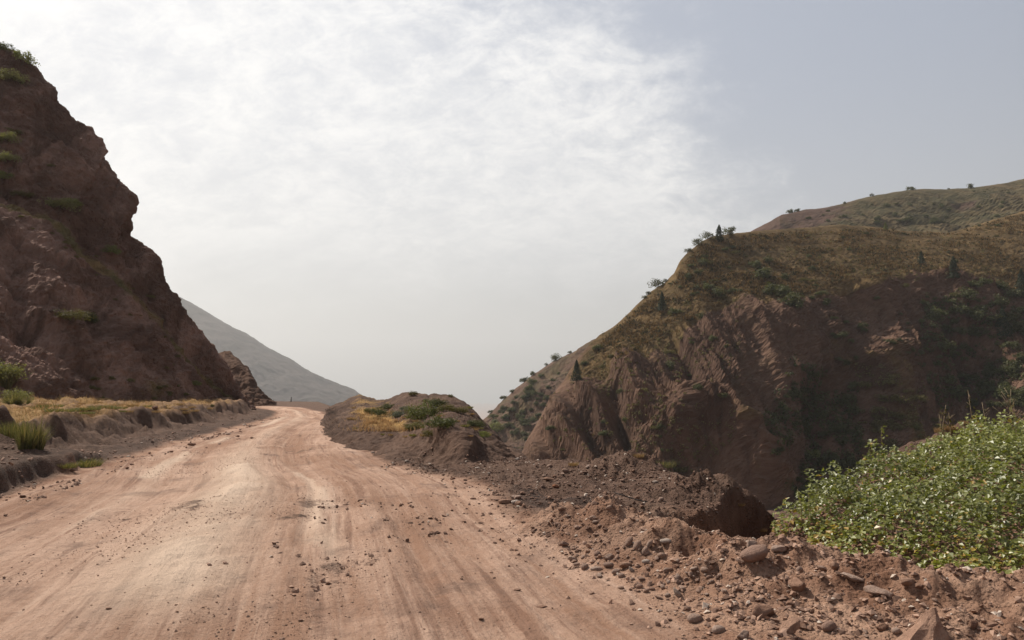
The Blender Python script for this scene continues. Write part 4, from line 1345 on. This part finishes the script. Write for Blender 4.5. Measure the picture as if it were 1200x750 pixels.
# upright shoots along the crest of the creeper
sp = []
g = random.Random(8)
SHOOT_L, SHOOT_S = [], []
for v in range(4):
    gg = np.random.default_rng(500 + v)
    H = 0.42
    bm = bmesh.new()
    tube(bm, [(0, 0, -.05), (0.02 * v, .02, H * .5), (0.05, -.02 * v, H)], [.006, .005, .002], 4)
    SHOOT_S.append(bm_mesh("stem", bm)); SHOOT_S[-1].materials.append(M_STALK)
    m = 22
    hh = gg.random(m) * H
    P = np.stack([gg.normal(size=m) * .03 + .04 * hh, gg.normal(size=m) * .03, hh], 1)
    l = leaf_cloud("leaves", P, gg.normal(size=(m, 3)) + np.array([0, 0, .8]), 0.045 + .02 * gg.random(m), 0.6 + .4 * gg.random(m), .7)
    l.materials.append(LM_CREEP); SHOOT_L.append(l)
cnt = 0
for _ in range(400):
    if cnt >= 11: break
    px = g.uniform(935, 1200); lo = np.interp(px, [925, 960, 1000, 1050, 1120, 1200], [640, 600, 560, 528, 512, 495])
    h = hit(px, lo + g.uniform(-4, 30), GR)
    if not h: continue
    root = empty("creeper_shoot", h[0] + Vector((0, 0, .18)), g.uniform(0, 6.28))
    s = g.uniform(.4, .85)
    tag(root, "upright pale green shoot rising above the creeper", "shoot", "upright shoots above the creeper")
    for me, nm in ((SHOOT_S[cnt % 4], "stem"), (SHOOT_L[cnt % 4], "leaves")):
        c = link(nm, me, None, root); c.scale = (s, s, s)
    cnt += 1
for k in range(16):
    tuft_at(T4, random.uniform(1070, 1200), random.uniform(494, 508), random.uniform(5, 9), "dry brown weed tuft on the low red mound behind the creeper", "dry weeds behind the creeper", "weed_tuft", 1.3, GR)
# dry stalks behind the creeper
for k, (px, yb, hp, lab) in enumerate([(1101, 515, 40, "tall dry stalk at the near end of the row behind the creeper"), (1117, 518, 34, "thin dry stalk second in the row behind the creeper"), (1146, 520, 62, "tallest pale dry stalk leaning behind the creeper"),
                                       (1163, 520, 48, "straight dry stalk next to the tallest one"), (1182, 515, 58, "forked bare dry stalk behind the creeper"), (1108, 512, 26, "short dry stalk beside the row's near end"), (1152, 515, 30, "short pale stalk between the two tallest stalks"), (1196, 512, 44, "dry stalk last in the row behind the creeper")]):
    Y = 12.9
    p = at(px, yb, Y)
    zb = gz(p[0], p[1])
    H = hp * Y / FPX + max(0, p[2] - zb)
    bm = bmesh.new()
    lean = random.uniform(-.12, .12)
    pts = [(0, 0, -.05), (lean * .3, 0, H * .35), (lean * .7, .02, H * .7), (lean * 1.2, .02, H)]
    tube(bm, pts, [.012, .010, .007, .003], 5)
    for b in range(9 if k != 4 else 12):
        t = random.uniform(.35, .95)
        a = random.uniform(0, 6.28); L = random.uniform(.04, .12) if k != 4 else random.uniform(.12, .3)
        q = Vector((lean * t, 0.01, H * t))
        tube(bm, [q, q + Vector((math.cos(a) * L, math.sin(a) * L * .5, L * .8))], [.005, .002], 4)
    root = empty("dry_stalk", (p[0], p[1], zb))
    tag(root, lab, "stalk", "dry stalks behind the creeper")
    link("stem", bm_mesh("stem", bm), M_STALK, root)
    m = 26
    gg = np.random.default_rng(600 + k)
    hh = H * (0.25 + .7 * gg.random(m))
    P = np.stack([lean * hh / H + gg.normal(size=m) * .03, gg.normal(size=m) * .03, hh], 1)
    link("leaves", leaf_cloud("leaves", P, gg.normal(size=(m, 3)), .04 + .03 * gg.random(m), gg.random(m), .5), LM_OLIVE, root)

# ------------------------------------------------------------------ stones
def rock_mesh(name, seed, round_=True, sub=3):
    bm = bmesh.new()
    bmesh.ops.create_icosphere(bm, subdivisions=sub, radius=1.0)
    V = np.array([v.co for v in bm.verts])
    g = np.random.default_rng(seed)
    if not round_:
        for _ in range(9):
            d = g.normal(size=3); d /= np.linalg.norm(d)
            c = g.uniform(.45, .8)
            t = V @ d
            V = np.where((t > c)[:, None], V - d * (t - c)[:, None] * 0.9, V)
    n = fbm(V[:, 0] * (.9 if round_ else 1.5) + seed, V[:, 1] * (.9 if round_ else 1.5), V[:, 2] * (.9 if round_ else 1.5), 4 if not round_ else 2, seed)
    V = V * (1 + (0.16 if round_ else 0.26) * n)[:, None]
    V *= np.array([1.0, g.uniform(.6, .85), g.uniform(.45, .7)])
    for v, c in zip(bm.verts, V): v.co = c
    return bm_mesh(name, bm)


COB = [rock_mesh("cobble", 700 + i) for i in range(5)]
ANG = [rock_mesh("angular_rock", 720 + i, False) for i in range(5)]
for me in COB: me.materials.append(M_STONE)
for me in ANG: me.materials.append(M_CLOD)


def variant(me, mat):
    m = me.copy(); m.materials.clear(); m.materials.append(mat)
    return m


PALE = [variant(COB[0], M_PALE), variant(ANG[1], M_PALE)]
ORNG = [variant(ANG[2], M_ORANGE)]
GREYA = [variant(m, M_STONE) for m in ANG]


def stone(name, me, px, py, hw, label, group=None, rz=0.0, tilt=0.0, sz=1.0, roll=0.0, sink=0.25):
    h = hit(px, py, GR + MD)
    if not h: return None
    s = px_size(h[0], hw) * (0.9 if name == "stone" else 0.85)
    o = link(name, me)
    o.location = h[0] + Vector((0, 0, s * sz * (0.55 - sink)))
    o.scale = (s, s, s * sz)
    o.rotation_euler = (roll, tilt, rz)
    return tag(o, label, "stone", group)


S = stone
S("stone", COB[0], 884, 654, 20, "large smooth pale boulder lying on the bank crest by the gully", rz=.3, tilt=-.25, sz=.9)
S("stone", GREYA[0], 880, 643, 11, "rounded grey stone leaning behind the crest boulder", rz=1.0)
S("stone", GREYA[3], 912, 646, 11, "dark grey stone at the gully end near the creeper", rz=.4)
S("stone", ANG[0], 893, 724, 17, "big dark brown rock half buried in the red bank", rz=.5, sz=1.0)
S("stone", ANG[1], 936, 690, 17, "lumpy red rock in the middle of the bank", rz=2.0, tilt=.3)
S("stone", ANG[3], 924, 741, 16, "grey brown slab tilted at the foot of the bank", rz=.4, tilt=-.5)
S("stone", COB[2], 972, 738, 12, "smooth rounded stone at the lower edge of the bank", rz=.6, sz=1.1)
S("stone", ANG[2], 927, 711, 10, "brown rock beside the big half buried rock", rz=1.1)
S("stone", COB[1], 814, 728, 10, "reddish oval stone where bank meets road dust", rz=.2)
S("stone", COB[3], 842, 741, 9, "flat pinkish cobble at the bottom of the bank", rz=.1)
S("stone", GREYA[1], 871, 748, 12, "grey cobble lowest at the foot of the bank", rz=.8)
S("stone", COB[4], 937, 670, 6, "small round red stone above the lumpy red rock", rz=.8, sz=1.2)
S("stone", GREYA[2], 965, 669, 12, "flat slate grey stone on the slope to the creeper", rz=.3, tilt=.3, sz=.6)
S("stone", GREYA[4], 998, 678, 14, "long flat stone lying near the creeper's lower leaves", rz=-.3, tilt=.25, sz=.5)
S("stone", GREYA[0], 1028, 696, 18, "long grey slab half buried on the bank beside creeper", rz=-.5, tilt=.2, sz=.45)
S("stone", ANG[4], 1062, 685, 12, "dark rounded rock under the creeper's drooping edge", rz=.6)
S("stone", ANG[2], 979, 668, 10, "red earth lump in the hollow below the creeper", rz=.3, sz=1.3)
S("stone", ANG[0], 1140, 735, 9, "brown stone between the pointed rock and the picture edge", rz=.9)
S("stone", ANG[3], 1162, 735, 9, "dark knobbly stone beyond the pointed rock", rz=.3)
S("stone", ANG[1], 1034, 738, 10, "grey pink stone beside the pointed rock", rz=.4)
S("stone", COB[1], 1050, 741, 6, "small pink stone touching the pointed rock's side", rz=.4)
S("stone", PALE[1], 794, 697, 10, "upright pale slab stuck in the bank face", rz=.8, tilt=1.1, sz=.7)
S("stone", PALE[0], 780, 636, 8, "flat pale tan stone near the lip of the gully", rz=.2, sz=.8)
for k, (px, py) in enumerate([(737, 638), (747, 642), (761, 640), (756, 648)]):
    S("stone", COB[k % 5], px, py, 7.5 - k * .6, ["tall pink cobble first in the leaning row on the gravel", "pale grey cobble second in the leaning row", "slim cobble last in the leaning row", "low cobble in front of the leaning row"][k], rz=.2, tilt=-1.0, sz=1.0, sink=.1)
S("stone", GREYA[1], 713, 655, 8, "grey stone heading the line of cobbles on the gravel", rz=.4)
S("stone", COB[3], 700, 651, 6, "small grey cobble next to the heading stone", rz=.9)
S("stone", COB[0], 713, 664, 7, "oval grey cobble below the heading stone", rz=.1)
S("stone", COB[2], 699, 668, 8, "long flat cobble in the lower line of cobbles", rz=.1, sz=.7)
S("stone", ANG[4], 732, 665, 9, "dark brown block shading the cobbles under it", rz=.5, sz=1.1)
S("stone", PALE[1], 740, 669, 6, "pale upright cobble beside the dark brown block", rz=1.0, tilt=1.0)
S("stone", COB[4], 722, 672, 6, "round cobble under the dark brown block", rz=.3)
S("stone", COB[1], 728, 676, 5, "small cobble lowest under the dark brown block", rz=.7)
S("stone", PALE[0], 757, 660, 6, "pale cobble between the two lines of cobbles", rz=.3)
S("stone", GREYA[2], 661, 640, 8, "dark grey stone alone at the start of the gravel", rz=.3)
S("stone", GREYA[4], 671, 658, 8, "leaning grey cobble at the near cluster on the road edge", rz=.6, tilt=.5)
S("stone", COB[0], 676, 663, 5, "flat cobble just below the leaning grey cobble", rz=.4)
S("stone", ANG[3], 591, 590, 8, "brown boulder standing on the gravel flat beyond the road edge", rz=.3, sz=1.1)
S("stone", GREYA[1], 603, 584, 7, "grey slab leaning on the brown gravel flat boulder", rz=.2, tilt=.3, sz=.8)
S("stone", PALE[0], 604, 590, 5.5, "pale pink oval stone resting by the brown boulder", rz=.1)
S("stone", ORNG[0], 651, 572, 6, "orange red stone on the dark gravel", rz=.4)
S("stone", ANG[2], 643, 563, 9, "dark flat clod behind the orange stone", rz=.2, sz=.6)
S("stone", PALE[1], 559, 549, 4, "white flat stone at the far edge of the gravel", rz=.1, sz=.6)
S("stone", PALE[0], 573, 555, 2, "tiny white stone near the white flat stone", rz=.1)
S("stone", PALE[1], 606, 539, 4, "pale stone at the end of the earth mound", rz=.6)
S("stone", PALE[0], 768, 566, 4, "whitish stone on the gravel heap above the cut", rz=.2)
S("stone", PALE[1], 476, 541, 3, "pale stone at the foot of the earth mound", rz=.2)
S("stone", PALE[0], 437, 531, 2.5, "small pale stone on the mound's lower cut slope", rz=.2)
S("stone", PALE[1], 267, 509, 4.5, "white flat stone at the left rubble verge", rz=.2, sz=.5)
S("stone", PALE[1], 286, 498, 3, "pale flat stone higher along the rubble verge", rz=.2, sz=.5)
S("stone", ANG[1], 278, 512, 3, "dark stone on the road next to the white verge stone", rz=.2)
S("stone", ANG[2], 295, 514, 3, "lone dark stone in the road before the bend", rz=.2)
S("stone", ANG[2], 85, 553, 6, "dark rock at the foot of the green roadside clump", rz=.2)
S("stone", ANG[4], 224, 522, 5, "dark clod with pale top by the rubble verge", rz=.2)
S("stone", ANG[0], 181, 479, 4, "dark stone sitting on the golden terrace", rz=.2)
S("stone", ANG[1], 530, 562, 4, "dark stone at the road's gravel margin", rz=.2)
S("stone", ANG[3], 554, 585, 3.5, "dark clod on the road margin near the brown boulder", rz=.2)
S("stone", ANG[0], 606, 692, 5, "flat dark clod on the pale road dust", rz=.2, sz=.5)
S("stone", ANG[1], 634, 712, 8, "crumbled earth clod in the wheel track", rz=.2, sz=.4)
S("stone", ANG[2], 563, 613, 5, "dark flat clod beside the road's gravel tongue", rz=.2, sz=.5)
S("stone", ANG[4], 127, 714, 3.5, "black stone on the pale lane near the picture corner", rz=.2)
# pointed rock: low pyramid with a sharp tip
h = hit(1085, 748, GR)
bm = bmesh.new()
bmesh.ops.create_cone(bm, cap_ends=True, segments=7, radius1=1.0, radius2=0.1, depth=1.5)
bmesh.ops.subdivide_edges(bm, edges=bm.edges[:], cuts=5, use_grid_fill=True)
V = np.array([v.co for v in bm.verts])
nn = fbm(V[:, 0] * 1.4, V[:, 1] * 1.4, V[:, 2] * 1.4, 4, 777)
V = V + np.stack([nn * .16, perlin(V[:, 0] * 2, V[:, 1] * 2, V[:, 2] * 2, 9) * .16, nn * .05], 1)
V[:, 0] += 0.28 * (V[:, 2] + .75); V[:, 0] = np.where(V[:, 0] < 0, V[:, 0] * 1.5, V[:, 0])
for v, c in zip(bm.verts, V): v.co = c
o = link("pointed_rock", bm_mesh("pointed_rock", bm, False), M_CLOD)
s = px_size(h[0], 30)
o.location = h[0] + Vector((0, 0, s * .42)); o.scale = (s, s * .9, s * .9); o.rotation_euler = (0, 0, .4)
tag(o, "sharp pointed red rock standing on the bank", "rock")

# loose stones: individuals sharing a look
def stones_in(n, poly, meshes, size, label, group, seed, name="loose_stone"):
    g = random.Random(seed)
    xs = [p[0] for p in poly]; ys = [p[1] for p in poly]
    c = 0
    for _ in range(n * 10):
        if c >= n: break
        px, py = g.uniform(min(xs), max(xs)), g.uniform(min(ys), max(ys))
        if not in_poly(px, py, poly): continue
        o = stone(name, g.choice(meshes), px, py, size[0] + (size[1] - size[0]) * g.random() ** 2.2, label, group, g.uniform(0, 6.28), g.uniform(-.4, .4), g.uniform(.7, 1.15))
        c += o is not None


stones_in(75, [(640, 640), (700, 640), (790, 640), (850, 670), (800, 715), (720, 690)], COB + GREYA + COB, (2.5, 6), "small cobble loose among the cobble lines on the gravel", "small cobbles on the gravel lines", 31)
stones_in(100, [(800, 640), (1000, 670), (1180, 710), (1190, 750), (800, 750), (760, 690)], ANG + COB + GREYA, (2, 6.5), "loose reddish stone scattered on the red earth bank", "loose stones on the red bank", 32)
stones_in(75, [(560, 550), (700, 545), (830, 565), (760, 610), (640, 625)], ANG + GREYA + COB, (1.8, 5.5), "loose stone on the dark gravel flat", "loose stones on the dark gravel flat", 33)
stones_in(30, [(60, 545), (230, 515), (325, 488), (320, 495), (240, 528), (110, 560)], ANG + GREYA, (1.5, 4.5), "loose stone on the rubble verge under the terrace bank", "loose stones on the rubble verge", 34)
stones_in(20, [(395, 515), (480, 538), (600, 540), (600, 530), (430, 520)], ANG + GREYA, (1.2, 3), "loose stone on the cut foot of the earth mound", "loose stones at the mound foot", 35)

# gravel (stuff): thousands of pebbles in one object
def pebbles(name, X, Y, size, mat, label, seed, tintw=1.0):
    g = np.random.default_rng(seed)
    Z, _, _ = ground(X, Y)
    n = len(X)
    octa = np.array([(1, 0, 0), (-1, 0, 0), (0, 1, 0), (0, -1, 0), (0, 0, 1), (0, 0, -1), (.7, .7, .2), (-.7, .6, .25), (-.6, -.7, .2), (.65, -.7, .3)], float)
    bm = bmesh.new()
    for v in octa: bm.verts.new(v)
    bmesh.ops.convex_hull(bm, input=bm.verts[:])
    bmesh.ops.triangulate(bm, faces=bm.faces[:])
    bm.verts.index_update()
    BV = np.array([v.co for v in bm.verts]); BF = np.array([[v.index for v in f.verts] for f in bm.faces])
    bm.free()
    sc = np.stack([size, size * g.uniform(.6, 1, n), size * g.uniform(.4, .8, n)], 1)
    a = g.random(n) * 6.283; b = g.normal(size=n) * .5
    V = BV[None] * (sc[:, None, :]) * (1 + .3 * g.normal(size=(n, len(BV), 1)) * .6)
    ca, sa, cb, sb = np.cos(a)[:, None], np.sin(a)[:, None], np.cos(b)[:, None], np.sin(b)[:, None]
    x, y, z = V[..., 0], V[..., 1], V[..., 2]
    x, z = cb * x + sb * z, -sb * x + cb * z
    x, y = ca * x - sa * y, sa * x + ca * y
    V = np.stack([x + X[:, None], y + Y[:, None], z + (Z + size * .2)[:, None]], -1).reshape(-1, 3)
    F = (BF[None] + (np.arange(n) * len(BV))[:, None, None]).reshape(-1, 3)
    me = mesh_np(name, V, F, 3, False)
    tt = np.zeros((n, 3)); tt[:, 0] = g.random(n) * tintw; tt[:, 1] = g.random(n)
    set_attr(me, "tint", np.repeat(tt, len(BV), axis=0))
    return tag(link(name, me, mat), label, "gravel", None, "stuff")


def mat_gravel(name, a, b, c):
    t = NT(name)
    tint = t.sep(t.attr("tint").outputs["Color"])
    cc = t.mix(tint[0], a, b)
    cc = t.mix(t.math("GREATER_THAN", tint[1], 0.93), cc, c)
    return t.done(t.principled(cc, .9, .2).outputs[0])


MG1 = mat_gravel("gravel_mix", (0.12, 0.068, 0.048), (0.40, 0.255, 0.185), (0.48, 0.39, 0.32))
MG2 = mat_gravel("road_grit", (0.17, 0.1, 0.07), (0.42, 0.28, 0.2), (0.12, 0.075, 0.055))

n = 90000
X = rng.uniform(-3, 6, n); Y = 4.5 + 17 * rng.random(n) ** 1.4
_, zn, _ = ground(X, Y)
zz = ground(X, Y)[0]
dens = np.clip((1 - zn[:, 0]) * 1.0, 0, 1)
cl = ss(-0.25, 0.35, fbm(X * .9, Y * .9, octv=3, seed=95))
keep = (rng.random(n) < dens * (0.3 + .7 * cl)) & (zz > -1.7)
X, Y = X[keep], Y[keep]
pebbles("gravel", X, Y, 0.006 + 0.034 * rng.random(len(X)) ** 4, MG1, "loose gravel over the shoulder and bank beside the road", 96, 1 - 0.8 * ss(8.0, 10.5, Y - .25 * X))
n = 60000
Y = 4.6 + 30 * rng.random(n) ** 1.7
X = np.interp(Y, *XL) + (np.interp(Y, *XR) - np.interp(Y, *XL)) * rng.random(n)
cl = ss(0.02, 0.5, fbm(X * .5, Y * .22, octv=4, seed=97))
keep = rng.random(n) < 0.04 + 0.7 * cl + 0.95 * np.maximum(gauss(X, Y, -4.9, 11.3, 1.0, 1.1), 0.8 * gauss(X, Y, -3.2, 12.6, .45, 1.4)) + .5 * gauss(X, Y, -1.6, 8.2, .4, 1.5)
X, Y = X[keep], Y[keep]
pebbles("road_gravel", X, Y, 0.003 + 0.013 * rng.random(len(X)) ** 4, MG2, "fine stony grit strewn in patches over the road", 98)
n = 6000
Y = 11 + 38 * rng.random(n) ** 1.5
X = np.interp(Y, *XL) + 0.5 - 2.4 * rng.random(n) ** 1.6
kp = rng.random(n) < ss(-.2, .3, fbm(X * .8, Y * .8, octv=3, seed=101))
X, Y = X[kp], Y[kp]
pebbles("verge_rubble", X, Y, 0.008 + 0.055 * rng.random(len(X)) ** 5, MG1, "dark rubble along the foot of the terrace bank", 99)
mp = []
for _ in range(2600):
    px = random.uniform(385, 615); py = random.uniform(505, 548)
    h = hit(px, py)
    if h and h[2] == "earth_mound": mp.append(h[0])

# stick and roadside post
h = hit(738, 590, GR)
bm = bmesh.new()
tube(bm, [(-.22, .06, .10), (-.05, 0, .05), (.12, -.02, .0), (.26, -.06, -.03)], [.008, .01, .01, .006], 6)
tube(bm, [(-.05, 0, .05), (-.12, -.06, .1)], [.006, .003], 5)
o = link("stick", bm_mesh("stick", bm), M_POST); o.location = h[0] + Vector((0, 0, .05))
tag(o, "thin dark stick lying across the gravel by the gully", "stick")
h = None
for dy in range(0, 20):
    h = hit(341, 471 + dy, GR)
    if h: break
p = h[0]
zb = p[2]
bm = bmesh.new()
H = px_size(p, 5)
tube(bm, [(0, 0, -.2), (0.01, 0, H * .5), (0.03, 0, H)], [.07, .065, .05], 8)
root = empty("roadside_post", (p[0], p[1], zb))
link("shaft", bm_mesh("shaft", bm), M_POST, root)
bm = bmesh.new()
tube(bm, [(0.03, 0, H - .02), (0.03, 0, H + .07)], [.075, .06], 8)
link("cap", bm_mesh("cap", bm), M_POST, root)
tag(root, "small dark post standing where the road disappears", "post")

# ------------------------------------------------------------------ haze
bm = bmesh.new()
bmesh.ops.create_cube(bm, size=1.0)
me = bm_mesh("haze", bm, False)
zlo, zhi = float(gzv.min()) - 1.0, 900.0
hz = link("haze", me)
hz.scale = (29000, 29000, zhi - zlo)
hz.location = (0, 0, (zhi + zlo) / 2)
m = bpy.data.materials.new("haze_air"); m.use_nodes = True
nt = m.node_tree; nt.nodes.clear()
out = nt.nodes.new("ShaderNodeOutputMaterial")
pv = nt.nodes.new("ShaderNodeVolumePrincipled")
pv.inputs["Color"].default_value = (0.88, 0.89, 0.90, 1)
pv.inputs["Density"].default_value = 0.00017
pv.inputs["Anisotropy"].default_value = 0.35
nt.links.new(pv.outputs[0], out.inputs["Volume"])
me.materials.append(m)
tag(hz, "pale dusty haze filling the valley", "haze", None, "stuff")

# ------------------------------------------------------------------ sky and sun
SUN_AZ, SUN_EL = R(-48), R(48)
w = bpy.data.worlds.new("World"); scene.world = w
w.use_nodes = True
nt = w.node_tree; nt.nodes.clear()
def N(t, **k):
    nd = nt.nodes.new(t)
    for a, b in k.items(): setattr(nd, a, b)
    return nd
L = nt.links.new
out = N("ShaderNodeOutputWorld"); bg = N("ShaderNodeBackground")
sky = N("ShaderNodeTexSky", sky_type="NISHITA", sun_disc=False)
sky.sun_elevation = SUN_EL
sky.sun_rotation = SUN_AZ
sky.dust_density = 3.0
sky.air_density = 1.0
sky.ozone_density = 1.0
tc = N("ShaderNodeTexCoord")
sepx = N("ShaderNodeSeparateXYZ"); L(tc.outputs["Generated"], sepx.inputs[0])
def WM(op, a, b=0.0, c=None, clamp=False):
    nd = N("ShaderNodeMath", operation=op, use_clamp=clamp)
    for i, v in enumerate((a, b, c)):
        if v is None: continue
        if isinstance(v, (int, float)): nd.inputs[i].default_value = v
        else: L(v, nd.inputs[i])
    return nd.outputs[0]
def MR(v, a, b, lo=0.0, hi=1.0):
    nd = N("ShaderNodeMapRange", interpolation_type="SMOOTHSTEP")
    L(v, nd.inputs[0]); nd.inputs[1].default_value = a; nd.inputs[2].default_value = b; nd.inputs[3].default_value = lo; nd.inputs[4].default_value = hi
    return nd.outputs[0]
dz = WM("ADD", WM("MAXIMUM", sepx.outputs[2], 0.0), 0.5)
cxn = WM("DIVIDE", sepx.outputs[0], dz); cyn = WM("DIVIDE", sepx.outputs[1], dz)
comb = N("ShaderNodeCombineXYZ"); L(cxn, comb.inputs[0]); L(cyn, comb.inputs[1])
def WN(scale, det, rough, dist=0.0, sc=(1, 1, 1), rot=0.0):
    mp_ = N("ShaderNodeMapping"); L(comb.outputs[0], mp_.inputs[0]); mp_.inputs["Scale"].default_value = sc; mp_.inputs["Rotation"].default_value = (0, 0, rot)
    nd = N("ShaderNodeTexNoise"); L(mp_.outputs[0], nd.inputs["Vector"])
    nd.inputs["Scale"].default_value = scale; nd.inputs["Detail"].default_value = det; nd.inputs["Roughness"].default_value = rough; nd.inputs["Distortion"].default_value = dist
    return nd.outputs[0]
n1 = WN(3.6, 8, 0.62, 0.4, (1, 1, 1), 0.6)
n2 = WN(12.0, 8, 0.68, 0.6, (1, 1.5, 1), 0.7)
n3 = WN(36.0, 6, 0.7, 0.4, (1, 1.3, 1), 0.7)
# thin cloud bank on the sun's side of an edge line of the cloud layer
edge = WM("SUBTRACT", WM("ADD", WM("MULTIPLY", WM("SUBTRACT", cyn, 0.963), 1.0), 0.11), cxn)
edge = WM("ADD", edge, WM("MULTIPLY", WM("SUBTRACT", n1, 0.5), 0.55))
edge = WM("ADD", edge, WM("MULTIPLY", WM("SUBTRACT", n2, 0.5), 0.32))
edge = WM("ADD", edge, WM("MULTIPLY", WM("SUBTRACT", n3, 0.5), 0.18))
bank = MR(edge, -0.13, 0.27)
tex = WM("ADD", WM("MULTIPLY", n1, 0.55), WM("ADD", WM("MULTIPLY", n2, 0.45), WM("MULTIPLY", n3, 0.22)))
puff = MR(tex, 0.46, 0.74, 0.4, 1.0)
low = MR(WM("ADD", cyn, WM("MULTIPLY", WM("SUBTRACT", n1, 0.5), 0.8)), 1.3, 1.75, 1.0, 0.0)
cm = WM("MULTIPLY", WM("MULTIPLY", bank, puff), low)
elev = MR(sepx.outputs[2], 0.0, 0.42)
flat = N("ShaderNodeMix", data_type="RGBA"); L(elev, flat.inputs[0])
flat.inputs[6].default_value = (5.9, 5.87, 5.78, 1); flat.inputs[7].default_value = (3.85, 4.3, 5.25, 1)
dim = N("ShaderNodeMix", data_type="RGBA", blend_type="MIX"); dim.inputs[0].default_value = 0.72
L(sky.outputs[0], dim.inputs[6]); L(flat.outputs[2], dim.inputs[7])
skym = N("ShaderNodeMix", data_type="RGBA"); L(cm, skym.inputs[0])
L(dim.outputs[2], skym.inputs[6]); skym.inputs[7].default_value = (9.5, 9.45, 9.4, 1)
# the sky is palest towards the sun and a deeper blue away from it
vd = N("ShaderNodeVectorMath", operation="DOT_PRODUCT"); L(tc.outputs["Generated"], vd.inputs[0])
vd.inputs[1].default_value = (math.sin(SUN_AZ), math.cos(SUN_AZ), 0.0)
away = N("ShaderNodeMix", data_type="RGBA"); L(MR(vd.outputs["Value"], -0.35, 0.22), away.inputs[0])
away.inputs[6].default_value = (2.15, 2.4, 2.9, 1); L(skym.outputs[2], away.inputs[7])
L(away.outputs[2], bg.inputs[0]); bg.inputs[1].default_value = 0.077
L(bg.outputs[0], out.inputs[0])

sl = bpy.data.lights.new("sun", "SUN"); so = bpy.data.objects.new("sun", sl); col.objects.link(so)
sl.energy = 4.6; sl.angle = R(0.6); sl.color = (1.0, 0.93, 0.82)
dirv = Vector((math.sin(SUN_AZ) * math.cos(SUN_EL), math.cos(SUN_AZ) * math.cos(SUN_EL), math.sin(SUN_EL)))
so.rotation_euler = dirv.to_track_quat("Z", "Y").to_euler()
so.location = (-40, 40, 80)

# ------------------------------------------------------------------ render
scene.view_settings.view_transform = "Standard"
scene.view_settings.look = "None"
scene.view_settings.exposure = 0.45
scene.view_settings.gamma = 1.0
scene.view_settings.use_curve_mapping = False
scene.cycles.use_denoising = True
try:
    scene.cycles.denoiser = "OPENIMAGEDENOISE"
except Exception:
    pass
scene.cycles.max_bounces = 6
scene.cycles.volume_bounces = 0
